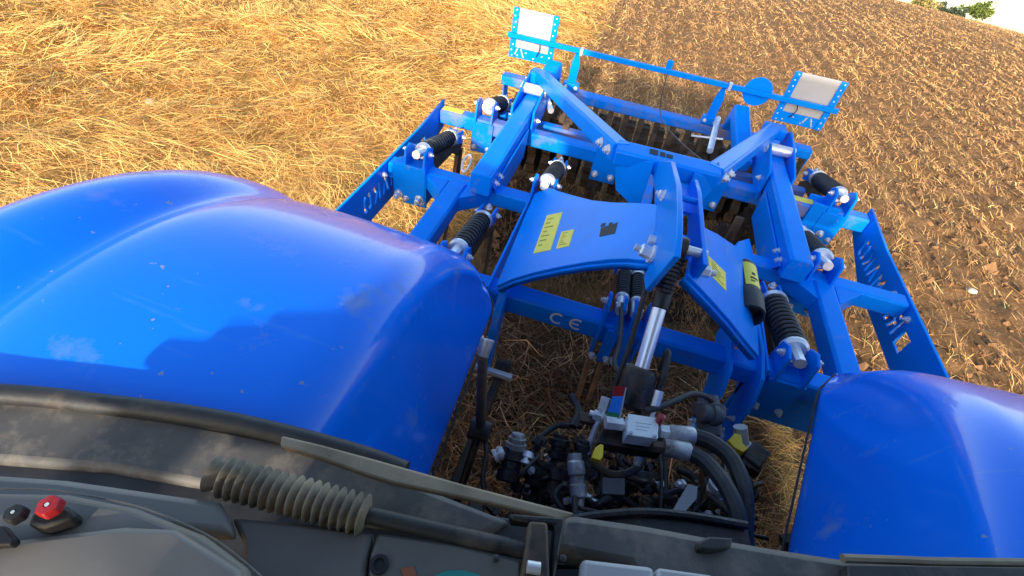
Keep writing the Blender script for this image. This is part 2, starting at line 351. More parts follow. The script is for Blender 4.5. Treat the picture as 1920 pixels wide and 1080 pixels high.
# ------------------------------------------------------------------ trees on the skyline
def leafmat(name, c):
    m, t, p = nodes(name); n = noise(t, 1.3, 4); t.links.new(ramp(t, n, [(.35, tuple(v*.6 for v in c)), (.65, tuple(v*1.25 for v in c))]), p.inputs['Base Color']); p.inputs['Roughness'].default_value = .7; return m
BARK = simple('bark', (.10, .075, .05), .9, 0, .4, 8, .3)
def tree(name, az, dist, height, cw, chh, trunk_h, mat, label, cat='tree', nleaf=2200, lean=0.0):
    bx, by = CAM[0]+math.sin(az)*dist, math.cos(az)*dist; bz = -KDOME*(bx*bx+by*by)
    root = thing(name, (bx, by, bz), label, cat)
    mb = MB(); mb.tube([(bx, by, bz-.3), (bx+.1, by, bz+trunk_h*.6), (bx+.15+lean*.4, by, bz+height*.8)], [.22, .2, .17, .15, .13, .12, .1, .08, .07, .06, .05, .04, .03], 8)
    for k in range(6):
        a = k*1.05+.3; h0 = trunk_h*(.75+.08*k); mb.tube([(bx+.12, by, bz+h0), (bx+math.cos(a)*cw*.2, by+math.sin(a)*cw*.2, bz+h0+chh*.3), (bx+math.cos(a)*cw*.4+lean, by+math.sin(a)*cw*.4, bz+h0+chh*.45)], [.08, .07, .06, .06, .05, .05, .04, .04, .03, .03, .02, .02, .02], 6)
    build(mb, 'trunk', BARK, root)
    cl = rng.normal(0, 1, (26, 3)); cl /= np.linalg.norm(cl, axis=1)[:, None]; cl *= rng.uniform(.35, .95, (26, 1)); cl[:, 2] = np.abs(cl[:, 2])*1.0-.35
    c = cl[rng.integers(0, 26, nleaf)]+rng.normal(0, .13, (nleaf, 3))
    P = np.stack([bx+lean+c[:, 0]*cw*.5, by+c[:, 1]*cw*.5, bz+height-chh*.55+c[:, 2]*chh*.7], 1)
    d1 = rng.normal(0, 1, (nleaf, 3)); d1 /= np.linalg.norm(d1, axis=1)[:, None]; d2 = np.cross(d1, rng.normal(0, 1, (nleaf, 3))); d2 /= np.linalg.norm(d2, axis=1)[:, None]
    s = rng.uniform(.07, .17, (nleaf, 1))*max(1, cw/5)
    vv = np.stack([P-d1*s, P+d2*s*.6, P+d1*s, P-d2*s*.6], 1).reshape(-1, 3); m = fastmesh('crown', vv, np.arange(nleaf*4).reshape(-1, 4), None, False); m.materials.append(mat)
    link(bpy.data.objects.new('crown', m), root)
LEAF = leafmat('olive_leaf', (.14, .19, .03)); LEAFD = leafmat('dark_leaf', (.06, .085, .05)); LEAFY = leafmat('dry_leaf', (.34, .27, .08))
tree('tree', math.radians(25.6), 88, 5.4, 4.0, 2.0, 2.4, LEAF, 'broad olive green tree on the skyline, largest one', lean=.5, nleaf=3400)
tree('bush', math.radians(24.6), 84, 3.9, 2.0, 1.6, .6, LEAFD, 'dark low bush at the foot of the olive green tree', 'bush', 1200)
tree('tree', math.radians(23.6), 96, 5.6, 2.6, 1.8, 2.4, LEAFD, 'grey-green round tree left of the olive green tree on the skyline', nleaf=2000)
tree('bush', math.radians(22.3), 80, 3.5, 3.0, 1.5, .4, LEAFY, 'dry yellowish bush furthest left on the skyline', 'bush', 1200)
tree('bush', math.radians(27.6), 100, 4.3, 2.6, 1.2, .4, LEAFD, 'small bare grey bush right of the olive green tree', 'bush', 260)

# ================================================================== the subsoiler
ZT = .95
imp = thing('subsoiler', (0, 2.3, 0), 'blue tractor-mounted subsoiler with spring tines, packer roller and warning boards', 'farm implement')
def bolt_mesh(r, h): return MB().hexbolt((0, 0, 0), (0, 0, 1), r, h).mesh('bolt')
BM = {}
def bolt(parent, p, d, r=.014, h=.014, mat=None):
    key = (r, h)
    if key not in BM: BM[key] = bolt_mesh(r, h); BM[key].materials.append(ZINC)
    o = bpy.data.objects.new('bolt', BM[key]); link(o, parent, p); o.rotation_euler = Vector(unit(d)).to_track_quat('Z', 'Y').to_euler(); return o
# cross beams
YF, YM, YR = 1.53, 2.28, 3.07
fb = build(MB().beam((-1.06, YF, ZT), (1.08, YF, ZT), .10, .11), 'cross_beam', BLUE, imp, .004)
mbm = build(MB().beam((-1.44, YM, ZT), (1.44, YM, ZT), .095, .10), 'cross_beam', BLUE, imp, .004)
rb = build(MB().beam((-1.44, YR, ZT), (1.44, YR, ZT), .095, .10), 'cross_beam', BLUED, imp, .004)
# arms forward of the middle beam, and their gussets
for s in (-1, 1):
    o = build(MB().beam((s*1.01, YM-.05, ZT+.003), (s*1.01, YF-.2, ZT+.003), .11, .11), 'frame_arm', BLUE, imp, .004)
    for q in (-1, 1):
        xa = s*1.01+q*.055
        build(MB().prism([(xa, YM-.05, ZT-.004), (xa+q*.14, YM-.05, ZT-.004), (xa, YM-.19, ZT-.004)], (0, 0, -.09)), 'gusset', BLUE, o, .003)
# long beams lying on the middle and rear beams
for s in (-1, 1):
    o = build(MB().beam((s*.84-.02, YM-.12, ZT+.135), (s*.84-.02, 3.42, ZT+.135), .12, .132), 'long_beam', BLUE, imp, .006)
    mb = MB()
    for q in (-1, 1):
        xx = s*.84-.02+q*.068
        mb.prism([(xx, 3.02, 1.10), (xx, 3.25, 1.16), (xx, 3.50, 1.19), (xx, 3.60, 1.14), (xx, 3.58, 1.0), (xx, 3.40, .93), (xx, 3.0, .90)], (q*.014, 0, 0))
    pv = build(mb, 'pivot_plate', BLUE, o, .003)
    build(MB().cyl((s*.84-.11, 3.30, 1.13), (s*.84+.07, 3.30, 1.13), .035), 'pivot_bush', ZINC, o)
    for yy, zz in ((3.5, 1.12), (3.46, 1.0), (3.12, 1.0)):
        bolt(pv, (s*.84-.02+.083, yy, zz), (1, 0, 0)); bolt(pv, (s*.84-.02-.083, yy, zz), (-1, 0, 0))
    for yy in (YM-.04, YM+.04): bolt(o, (s*.84-.02-s*.061, yy, ZT+.05), (-s, 0, 0), .016)
    # mid web plate down to the middle beam
    build(MB().prism([(s*.84-.02-s*.066, YM-.1, ZT+.06), (s*.84-.02-s*.066, 2.95, ZT+.06), (s*.84-.02-s*.066, 2.9, ZT-.12), (s*.84-.02-s*.066, YM+.05, ZT-.12)], (-s*.01, 0, 0)), 'web_plate', BLUE, o, .002)
    lp = s*.84-.02
    mb = MB(); cx_, cy_ = (W(875, 300, Z=1.02) if s < 0 else W(1482, 462, Z=1.02))[:2]
    mb.tube([(cx_+.022*math.cos(a), cy_+.05*math.sin(a), 1.0+.028*math.sin(a)) for a in np.linspace(0, 2*math.pi, 15)], .006, 6, 1)
    build(mb, 'lynch_ring', ZINC, imp)
build(MB().beam((.03, YM+.05, ZT+.006), (.03, YR-.05, ZT+.006), .10, .10), 'centre_beam', BLUED, imp, .004)
# side plates with the maker's name cut through them
def cut_plate(name, outline, holes, thick, mat4, mat, parent):
    """a flat plate with openings: outline and letters are filled together, so that the letters stay open"""
    cu = bpy.data.curves.new(name, 'CURVE'); cu.dimensions = '2D'; cu.fill_mode = 'BOTH'; cu.extrude = thick/2; cu.bevel_depth = .0012; cu.resolution_u = 3
    sp = cu.splines.new('POLY'); sp.points.add(len(outline)-1)
    for q, (a, b) in zip(sp.points, outline): q.co = (a, b, 0, 1)
    sp.use_cyclic_u = True
    for h in holes:
        sp = cu.splines.new('BEZIER'); sp.bezier_points.add(len(h)-1); sp.use_cyclic_u = True; sp.resolution_u = 3
        for q, (l, c, r) in zip(sp.bezier_points, h):
            q.handle_left_type = q.handle_right_type = 'VECTOR'; q.co = (*c, 0); q.handle_left = (*l, 0); q.handle_right = (*r, 0)
    o = bpy.data.objects.new(name+'_source', cu); COL.objects.link(o); dg = bpy.context.evaluated_depsgraph_get()
    me = bpy.data.meshes.new_from_object(o.evaluated_get(dg)); bpy.data.objects.remove(o); me.transform(mat4); me.name = name; me.materials.clear(); me.materials.append(mat)
    return build(me, name, mat, parent)
def moved(sp, sx, sy, ox, oy): return [[tuple((p[0]*sx+ox, p[1]*sy+oy) for p in b) for b in s] for s in sp]
def rect(x0, y0, x1, y1): return [((a, b), (a, b), (a, b)) for a, b in ((x0, y0), (x1, y0), (x1, y1), (x0, y1))]
_half = [(0, .15), (.15, 0), (.42, 0), (.42, .24), (.30, .24), (.25, .3), (.25, .7), (.30, .76), (.42, .76), (.42, 1), (.15, 1), (0, .85)]
GLY = {'O': [_half, [(1-a, b) for a, b in _half]], 'L': [[(0, 0), (.9, 0), (.9, .25), (.28, .25), (.28, 1), (0, 1)]],
       'M': [[(0, 0), (.22, 0), (.22, .56), (.5, .22), (.78, .56), (.78, 0), (1, 0), (1, 1), (.82, 1), (.5, .60), (.18, 1), (0, 1)]],
       'A': [[(0, 0), (.26, 0), (.5, .66), (.74, 0), (1, 0), (.64, 1), (.36, 1)], [(.38, .12), (.62, .12), (.56, .30), (.44, .30)]],
       'K': [[(0, 0), (.26, 0), (.26, 1), (0, 1)], [(.33, .5), (.70, 1), (1, 1), (.62, .5), (1, 0), (.70, 0)]],
       'R': [[(0, 0), (.25, 0), (.25, 1), (0, 1)], [(.32, 1), (.75, 1), (.95, .85), (.95, .58), (.78, .46), (1, 0), (.73, 0), (.54, .40), (.32, .40), (.32, .6), (.62, .6), (.68, .66), (.68, .74), (.62, .80), (.32, .80)]]}
word = []
for k, ch_ in enumerate('ROLMAKO'):
    for g in GLY[ch_]: word.append([((a*.088+k*.108, b*.115),)*3 for a, b in g])
sc_ = 1.0
shape = [(3.12, .985), (2.7, .955), (1.52, .955), (1.46, .86), (1.60, .69), (2.72, .69), (3.12, .79)]
for s in (-1, 1):
    if s < 0:
        M4 = Matrix(((0, 0, -1, -1.452), (-1, 0, 0, 0), (0, 1, 0, 0), (0, 0, 0, 1))); outl = [(-y_, z_) for y_, z_ in shape]; hs = moved(word, sc_, sc_*1.0, -2.68, .765); lg = -2.80
    else:
        M4 = Matrix(((0, 0, 1, 1.452), (1, 0, 0, 0), (0, 1, 0, 0), (0, 0, 0, 1))); outl = shape; hs = moved(word, sc_, sc_*1.0, 2.19, .765); lg = 2.06
    hs.append(rect(lg, .765, lg+.085, .865))
    sp_ = cut_plate('side_plate', outl, hs, .012, M4, BLUE, imp)
    for yy in (YM, YR-.02): bolt(sp_, (s*1.445, yy+.11, ZT-.06), (-s, 0, 0), .014)
    bolt(sp_, (s*1.445, YM-.10, ZT-.05), (-s, 0, 0), .014)

# headstock: two sloping plates folded into cheeks, cross head and braces
PL = (V(-.58, 1.50, .985), V(-.57, 2.27, 1.0), V(-.035, 1.24, 1.545))
PR = (V(.62, 1.53, .985), V(.63, 2.33, 1.0), V(.105, 1.25, 1.52))
def plate_px(pts, pl, th): 
    n = unit(np.cross(pl[1]-pl[0], pl[2]-pl[0])); n = n if n[2] > 0 else -n
    return MB().prism([WP(x_, y_, pl) for x_, y_ in pts], -n*th), n
pts = [(930, 536), (985, 402), (1003, 362), (1030, 352), (1045, 357), (1075, 366), (1110, 375), (1150, 379), (1200, 380), (1232, 383), (1229, 430), (1222, 487), (1200, 488), (1175, 485), (1145, 486), (1100, 491), (1050, 500), (1000, 511), (960, 523)]
mb, nL = plate_px(pts, PL, .014); hpL = build(mb, 'headstock_plate', BLUE, imp, .003)
pts = [(1316, 424), (1345, 438), (1370, 455), (1380, 462), (1388, 452), (1405, 447), (1411, 470), (1418, 540), (1421, 600), (1423, 668), (1400, 640), (1370, 602), (1340, 568), (1312, 538), (1291, 516), (1300, 470)]
mb, nR = plate_px(pts, PR, .014); hpR = build(mb, 'headstock_plate', BLUE, imp, .003)
# folded lips under the arched edges
mb = MB(); P = [WP(x_, y_, PL)-nL*.012 for x_, y_ in ((930, 536), (960, 523), (1000, 511), (1050, 500), (1100, 491), (1145, 486), (1175, 485), (1200, 488), (1222, 487))]
mb.grid([P, [q+V(0, .03, -.045) for q in P]]); 
o = build(mb, 'edge_lip', BLUE, hpL); so = o.modifiers.new('solid', 'SOLIDIFY'); so.thickness = .012
mb = MB(); P = [WP(x_, y_, PR)-nR*.012 for x_, y_ in ((1291, 516), (1312, 538), (1340, 568), (1370, 602), (1400, 640), (1423, 668))]
mb.grid([P, [q+V(0, .03, -.045) for q in P]])
o = build(mb, 'edge_lip', BLUE, hpR); so = o.modifiers.new('solid', 'SOLIDIFY'); so.thickness = .012
# outer webs of the headstock down to the front beam
for s, pl in ((-1, PL), (1, PR)):
    xo = pl[0][0]
    build(MB().prism([(xo, 1.46, .99), (xo, 2.24, .99), (xo, 2.24, .90), (xo, 1.46, .86)], (s*.012, 0, 0)), 'headstock_web', BLUE, imp, .003)
# cheeks
def cheek(pts, X0, th): return MB().prism([W(x_, y_, X=X0) for x_, y_ in pts], (th, 0, 0))
ckL = build(cheek([(1218, 300), (1258, 302), (1269, 346), (1270, 400), (1269, 440), (1264, 480), (1210, 545), (1206, 520), (1223, 487), (1231, 384), (1226, 350)], -.035, .016), 'mast_cheek', BLUE, imp, .003)
ckR = build(cheek([(1291, 345), (1302, 336), (1308, 358), (1311, 400), (1314, 440), (1318, 495), (1300, 520), (1291, 516), (1287, 470), (1289, 400)], .105, .016), 'mast_cheek', BLUE, imp, .003)
build(MB().prism([(-.03, 1.62, 1.50), (.11, 1.62, 1.50), (.11, 1.90, 1.46), (-.03, 1.90, 1.46)], (0, 0, -.012)), 'mast_web', BLUE, imp, .002)
for yy, zz in ((1.62, 1.55), (1.42, 1.50)): build(MB().cyl((-.03, yy, zz), (.11, yy, zz), .012, n=10), 'mast_spacer', BLUE, imp)
bolt(ckL, W(1245, 367, X=-.036), (-1, 0, .2), .014); bolt(ckL, W(1225, 478, X=-.037), (-1, 0, .2), .020, .03); bolt(ckR, W(1306, 506, X=.122), (1, 0, .1), .020, .03)
# cross head and braces
HL, HR = V(-.19, 2.02, 1.50), V(.20, 2.03, 1.50)
xh = build(MB().beam(HL+V(-.03, 0, 0), HR+V(.03, 0, 0), .115, .075), 'cross_head', BLUE, imp, .004)
for a, b in ((HL+V(-.01, .01, .004), V(-.87, 3.50, 1.20)), (HR+V(.01, .01, .004), V(.80, 3.55, 1.20))):
    br = build(MB().beam(a, b, .085, .085), 'mast_brace', BLUE, imp, .004)
    e = unit(b-a); side = unit(np.cross(e, (0, 0, 1))); fr = side if side[1] < 0 else -side
    for d_ in (.03, .13): bolt(br, a+e*d_+fr*.043-V(0, 0, .042), fr, .016)
    build(MB().box(b+V(0, 0, -.05), (.14, .12, .07)), 'brace_foot', BLUE, br, .006)
# wing plates between cross head and cheeks
build(MB().prism([(-.05, 1.97, 1.49), (-.22, 2.0, 1.46), (-.17, 2.0, 1.30), (-.05, 1.9, 1.28)], (0, -.012, 0)), 'mast_wing', BLUE, imp, .003)
build(MB().prism([(.12, 1.97, 1.49), (.24, 2.0, 1.46), (.19, 2.0, 1.30), (.12, 1.9, 1.28)], (0, -.012, 0)), 'mast_wing', BLUE, imp, .003)
# dark maker's mark on the cross head and the opening in the left plate
mb = MB(); q = HL*.42+HR*.58+V(-.06, 0, .0012)
for (x0, x1, y0, y1) in ((-.055, -.02, -.02, .025), (-.01, .012, -.018, .02), (.018, .045, -.015, .015)): mb.box(q+V((x0+x1)/2, (y0+y1)/2, .001), (x1-x0, y1-y0, .002))
build(mb, 'maker_mark', BLACK, xh)
def decal(pts, pl, n, lift, mat, name, parent): return build(MB().prism([WP(x_, y_, pl)+n*lift for x_, y_ in pts], n*.0012), name, mat, parent)
decal([(1127, 428), (1157, 418), (1159, 416), (1153, 438), (1124, 444)], PL, nL, .0004, BLACK, 'logo_opening', hpL)
decal([(1128, 420), (1136, 418), (1134, 424), (1126, 426)], PL, nL, .0004, BLACK, 'logo_opening', hpL)
decal([(1143, 418), (1149, 417), (1147, 421), (1141, 423)], PL, nL, .0004, BLACK, 'logo_opening', hpL)
stA = decal([(1026, 404), (1055, 398), (1033, 469), (1000, 476)], PL, nL, .0004, YEL, 'warning_label', hpL)
stB = decal([(1053, 435), (1077, 430), (1067, 462), (1043, 467)], PL, nL, .0004, YEL, 'warning_label', hpL)
stC = decal([(1327, 479), (1360, 511), (1361, 546), (1330, 514)], PR, nR, .0004, YEL, 'warning_label', hpR)
for st, pl, n_, box4 in ((stA, PL, nL, [(1026, 404), (1055, 398), (1033, 469), (1000, 476)]), (stB, PL, nL, [(1053, 435), (1077, 430), (1067, 462), (1043, 467)]), (stC, PR, nR, [(1327, 479), (1360, 511), (1361, 546), (1330, 514)])):
    q = [WP(a, b, pl)+n_*.0020 for a, b in box4]; mb = MB()
    def bil(u_, v_): return (q[0]*(1-u_)+q[1]*u_)*(1-v_)+(q[3]*(1-u_)+q[2]*u_)*v_
    for i in range(7):
        v0 = .12+i*.115; u1 = .35+.5*random.random(); mb.prism([bil(.15, v0), bil(u1, v0), bil(u1, v0+.022), bil(.15, v0+.022)], n_*.0006)
    build(mb, 'label_print', simple('label_ink', (.32, .25, .03), .6) if st is stA else bpy.data.materials['label_ink'], st)
# CE mark on the front beam
mb = MB(); c0 = W(1062, 603, Y=YF-.0525); 
def arc(cx_, cz_, r, bar):
    A = np.linspace(math.radians(55), math.radians(305), 14); ro, ri = r, r*.70
    for a, b in zip(A[:-1], A[1:]):
        mb.prism([(c0[0]+cx_+ro*math.cos(a), c0[1], c0[2]+cz_+ro*math.sin(a)), (c0[0]+cx_+ro*math.cos(b), c0[1], c0[2]+cz_+ro*math.sin(b)), (c0[0]+cx_+ri*math.cos(b), c0[1], c0[2]+cz_+ri*math.sin(b)), (c0[0]+cx_+ri*math.cos(a), c0[1], c0[2]+cz_+ri*math.sin(a))], (0, .001, 0))
    if bar: mb.box((c0[0]+cx_-r*.25, c0[1]+.0005, c0[2]+cz_), (r*1.1, .001, r*.28))
arc(-.042, .0, .034, False); build(mb, 'ce_letter', LETTER, fb)
mb = MB(); arc(.046, .0, .034, True); build(mb, 'ce_letter', LETTER, fb)
# lower hitch lugs
def lug(X0, rear, pts, th=.016): return build(MB().prism([(X0, y_, z_) for y_, z_ in pts], (th, 0, 0)), 'hitch_lug', BLUE, imp, .003)
for X0 in (.47, .60): 
    l_ = lug(X0, 0, [(1.72, .99), (1.55, 1.0), (1.42, .97), (1.36, .88), (1.34, .75), (1.30, .62), (1.36, .55), (1.44, .58), (1.50, .72), (1.60, .82), (1.72, .86)])
    for zz in (.62, .72): bolt(l_, (X0-.001, 1.38, zz), (-1, 0, 0), .010)
for X0 in (-.53,): 
    l_ = lug(X0, 0, [(1.58, .985), (1.46, .985), (1.40, .93), (1.36, .82), (1.28, .66), (1.26, .60), (1.34, .57), (1.42, .66), (1.50, .80), (1.58, .84)], .034)
build(MB().cyl((-.56, 1.30, .62), (-.38, 1.30, .62), .02), 'hitch_pin', ZINC, imp); build(MB().cyl((.45, 1.36, .60), (.64, 1.36, .60), .02), 'hitch_pin', ZINC, imp)
build(MB().beam((.60, YF-.02, ZT-.12), (1.06, YF-.02, ZT-.12), .02, .20, ch=.002), 'beam_web', BLUE, imp, .003)
# document tube
ta, tb = W(1393, 502, Z=1.10), W(1406, 592, Z=1.12); d = tb-ta; L = np.linalg.norm(d)
tu = build(MB().lathe(ta, d, [(-.012, .02), (-.005, .048), (.012, .055), (.60*L, .055), (.61*L, .060), (.66*L, .062), (.68*L, .064), (L, .059), (L+.001, .050), (L-.06, .048)], 24, cap=True), 'document_tube', RUBBER, imp)
dd, ss, uu = basis(d); mb = MB()
G = [[ta+dd*t_+(ss*math.cos(a)+uu*math.sin(a))*.0558 for a in np.linspace(math.radians(62), math.radians(140), 9)] for t_ in (.03, .20)]; mb.grid(G); build(mb, 'tube_label', YEL, tu)
mb = MB()
for t0, t1, a0, a1 in ((.105, .125, 95, 112), (.14, .155, 85, 122), (.165, .175, 85, 105)): mb.grid([[ta+dd*t_+(ss*math.cos(a)+uu*math.sin(a))*.0564 for a in np.linspace(math.radians(a0), math.radians(a1), 4)] for t_ in (t0, t1)])
build(mb, 'tube_label_print', BLACK, tu)
build(MB().box(ta*.7+tb*.3+V(-.05, 0, -.03), (.03, .10, .06)), 'tube_clip', RUBBER, tu)

# tines with spring release
def spring_unit(bx, by, length=.52, drop=.15, r=.062, bracket=True, ribs=True, wbr=.15, mat=BLUE, coil=False, z0=1.03):
    a = V(bx, by, z0); b = V(bx+.0, by+length, z0-drop); d = b-a; L = np.linalg.norm(d); dd = d/L
    mb = MB()
    for q in (-1, 1):
        x_ = bx+q*.05
        mb.prism([(x_, by-.07, .945), (x_, by-.05, z0+.035), (x_, by+.01, z0+.05), (x_, by+.06, z0+.02), (x_, by+.075, .945), (x_, by+.06, .72), (x_, by-.05, .72)], (q*.014, 0, 0))
    mb.box((bx, by-.06, .83), (wbr, .014, .22)); mb.box((bx, by+.062, .83), (wbr, .014, .22))
    u = build(mb, 'tine_bracket', mat, imp, .003)
    for q in (-1, 1): bolt(u, (bx+q*.065, by, z0+.012), (q, 0, 0), .013); bolt(u, (bx+q*.05, by-.068, .76), (0, -1, 0), .012)
    mb = MB(); mb.beam(a-dd*.03+V(0, 0, .025), a+dd*.07+V(0, 0, .025), .046, .045, ch=.012); mb.lathe(a+dd*.055, d, [(0, r*.75), (.012, r*.95), (.022, r*.95)], 18)
    build(mb, 'spring_clevis', ZINC, u)
    mb = MB(); prof = []; nr = 12; s0, s1 = .075, L-.12
    if coil:
        nk = 12*11
        pth = [a+dd*(s0+(s1-s0)*k/nk)+(V(1, 0, 0)*math.cos(k*2*math.pi/12)+np.cross(dd, V(1, 0, 0))*math.sin(k*2*math.pi/12))*r*.84 for k in range(nk+1)]
        mb.tube(pth, r*.16, 6, 1)
        mb.cyl(a+dd*s0, a+dd*s1, r*.55)
    else:
        for k in range(nr):
            t0 = s0+(s1-s0)*k/nr; dt = (s1-s0)/nr
            prof += [(t0, r*.68), (t0+dt*.22, r*.95), (t0+dt*.35, r), (t0+dt*.48, r*.95), (t0+dt*.70, r*.68)] if ribs else [(t0, r*.98), (t0+dt*.5, r)]
        mb.lathe(a, d, prof, 20)
    build(mb, 'spring_sleeve', SLEEVE, u, angle=60)
    build(MB().lathe(a+dd*(L-.125), d, [(0, r*1.03), (.03, r*1.03), (.035, r*.6)], 18), 'spring_cap', ZINC, u)
    mb = MB()
    for q in (-1, 1):
        s_ = V(q*.034, 0, 0); mb.prism([b-dd*.09+s_+V(0, 0, .035), b+dd*.035+s_+V(0, 0, .04), b+dd*.055+s_, b+dd*.03+s_-V(0, 0, .05), b-dd*.09+s_-V(0, 0, .04)], (q*.012, 0, 0))
    f = build(mb, 'spring_fork', BLUE, u, .002)
    bolt(f, b+V(.048, 0, 0), (1, 0, 0), .014); bolt(f, b+V(-.048, 0, 0), (-1, 0, 0), .014); bolt(f, b+dd*.01+V(0, 0, .03), (0, 0, 1), .013); 
    # shank: swept plate going down into the soil
    mb = MB(); prof = [(by+.05, .86), (by+length*.9, .82), (by+length+.10, .72), (by+length+.06, .50), (by+length-.08, .25), (by+length-.28, -.12)]
    P = [V(bx, y_, z_) for y_, z_ in prof]
    for i in range(len(P)-1): mb.beam(P[i], P[i+1], .03, .09, up=(0, -1, 0) if i > 1 else (0, 0, 1), ch=.003, top=False)
    build(mb, 'tine_shank', RUST, u, .002)
    return u
spring_unit(-1.27, YM, .60, .16, .054, mat=BLUE, coil=True)
spring_unit(-.53, YM+.03, .56, .17, .052)
spring_unit(-.78, YF+.02, .54, .13, .052, coil=True)
spring_unit(.98, YM, .47, .14, .062, coil=True)
spring_unit(1.23, YR, .56, .15, .056)
spring_unit(.73, YF, .55, .12, .063, coil=True)
for xx in (-.01, .055): spring_unit(xx, YF, .42, .09, .034, coil=True, wbr=.05)
spring_unit(-1.12, YR, .50, .16, .058, mat=BLUED)
# brackets wrapped round the rear beam for further tines
for xx in (-.24, .46, 1.16):
    u = build(MB().box((xx, YR-.055, .86), (.17, .014, .24)).box((xx, YR+.055, .86), (.17, .014, .24)).box((xx-.08, YR, .80), (.014, .10, .12)).box((xx+.08, YR, .80), (.014, .10, .12)), 'beam_bracket', BLUE, imp, .003)
    for q in (-1, 1): bolt(u, (xx+q*.055, YR-.063, .79), (0, -1, 0), .016, .02)
u = build(MB().box((-1.30, YM-.06, .865), (.20, .02, .23)).box((-1.30, YM, .955), (.19, .10, .012)), 'beam_bracket', BLUE, imp, .004)
for q in (-1, 1): bolt(u, (-1.30+q*.065, YM-.071, .78), (0, -1, 0), .018, .03)
# levelling discs ahead of the roller
mb = MB(); nn = 20
ring = [((.21 if k % 2 else .18)*math.cos(k*math.pi/nn), (.21 if k % 2 else .18)*math.sin(k*math.pi/nn)) for k in range(2*nn)]
mb.loft([[(-.004, a, b) for a, b in ring], [(.004, a, b) for a, b in ring]]); mb.lathe((-.03, 0, 0), (1, 0, 0), [(0, .05), (.06, .05)], 14); disc_mesh = mb.mesh('levelling_disc'); disc_mesh.materials.append(EARTH)
for xx, yy in ((.60, 2.72), (.30, 3.42), (-.30, 3.42), (-.62, 3.42), (.95, 3.45)):
    o = build(disc_mesh, 'levelling_disc', RUST, imp, loc=(xx, yy, .40 if yy > 3 else .62)); o.rotation_euler = (0, .06, .22)
    build(MB().beam((xx+.02, yy, .92), (xx+.03, yy, .40 if yy > 3 else .62), .05, .025, up=(0, 1, 0)), 'disc_arm', RUST, imp, .003)
build(MB().beam((-1.15, 3.42, .86), (1.15, 3.42, .86), .07, .07), 'disc_beam', BLUED, imp, .003)

# packer roller
YRO, ZRO = 4.06, .42
rbm = build(MB().beam((-1.25, 3.93, ZT), (1.23, 3.93, ZT), .11, .075), 'roller_beam', BLUED, imp, .004)
for s in (-1, 1): build(MB().prism([(s*1.22, 3.87, .92), (s*1.22, 3.99, .92), (s*1.22, 4.13, .42), (s*1.22, 3.98, .34)], (s*.012, 0, 0)), 'roller_end_plate', BLUED, imp, .003)
build(MB().cyl((-1.21, YRO, ZRO), (1.21, YRO, ZRO), .10, n=20), 'roller_tube', EARTH, imp)
mb = MB(); nn = 14; R0, R1 = .285, .33
prof = []
for k in range(nn*4):
    a = k*2*math.pi/(nn*4); r_ = R1 if k % 4 in (0, 1) else R0; prof.append((r_*math.cos(a), r_*math.sin(a)))
inn = [(.10*math.cos(k*2*math.pi/(nn*4)), .10*math.sin(k*2*math.pi/(nn*4))) for k in range(nn*4)]
mb.loft([[(-.045, a, b) for a, b in inn], [(-.035, a, b) for a, b in prof], [(.035, a, b) for a, b in prof], [(.045, a, b) for a, b in inn]], cap=False)
ring_mesh = mb.mesh('roller_ring'); ring_mesh.materials.append(EARTH)
for k in range(19):
    o = build(ring_mesh, 'roller_ring', RUST, imp, loc=(-1.13+k*.1256, YRO, ZRO)); o.rotation_euler = (k*.37, 0, 0)
    build(MB().beam((-1.13+k*.1256+.063, 3.90, .89), (-1.13+k*.1256+.063, 3.83, .62), .045, .012, up=(0, 1, 0)), 'scraper', EARTH, imp)
# roller arms
for xa, xb in ((-.90, -.83), (.66, .60)):
    pk = V(xb, 3.84, 1.17)
    o = build(MB().beam((xa, 3.32, 1.00), pk, .11, .10), 'roller_arm', BLUE, imp, .004)
    build(MB().beam(pk+V(0, .035, -.02), (xb, 3.96, .95), .11, .07, up=(0, 1, 0)), 'arm_leg', BLUE, o, .004)
    sh = build(MB().cyl((xb-.12, 3.88, 1.02), (xb-.17 if xb > 0 else xb+.10, 3.40, .97), .022), 'adjuster_rod', ZINC, imp)
build(MB().cyl((.30, 3.60, .96), (.52, 3.60, .99), .008, n=8), 'cross_pin', ZINC, imp)
# light bar, posts and boards
ZB, YB = 1.27, 3.88
lb = build(MB().beam((-1.23, YB-.02, ZB+.017), (1.22, YB-.02, ZB+.017), .032, .034, ch=.004), 'light_bar', BLUE, imp)
for xx, s in ((-.68, 1), (.43, 1)):
    P = [(xx-.025, YB+.03, .93), (xx-.035, YB+.02, 1.02), (xx-.032, YB+.01, 1.16), (xx-.008, YB-.002, 1.27), (xx+.008, YB-.002, 1.27), (xx+.034, YB+.01, 1.16), (xx+.03, YB+.02, 1.02), (xx+.025, YB+.03, .93)]
    q = build(MB().prism(P, (0, .012, 0)), 'bar_post', BLUE, imp, .002); build(MB().box((xx, YB+.03, .985), (.12, .06, .06)), 'post_foot', BLUE, q, .004)
    for k in (-1, 1): bolt(q, (xx+k*.04, YB-.001, .985), (0, -1, 0), .011)
    build(MB().box((xx+.03, YB-.02, ZB), (.02, .045, .05)), 'bar_clamp', ZINC, q)
build(MB().box((0, YB-.02, ZB+.05), (.045, .012, .06)), 'bar_tab', BLUE, lb, .002)
build(MB().lathe((.66, YB-.002, ZB+.0), (0, 1, 0), [(0, .10), (.01, .10)], 32), 'round_plate', BLUE, lb)
build(MB().tube([(0, YB-.02, ZB+.02), (.03, 3.7, 1.05), (.10, 3.2, 1.12), (.24, 2.5, 1.30), (.22, 2.08, 1.50)], .004, 6), 'lighting_cable', RUBBER, lb)
for xx, yy in ((1.02, YR), (-1.36, YR)): build(MB().box((xx, yy, ZT+.0012), (.15, .06, .0016)), 'beam_label', YEL, rb)
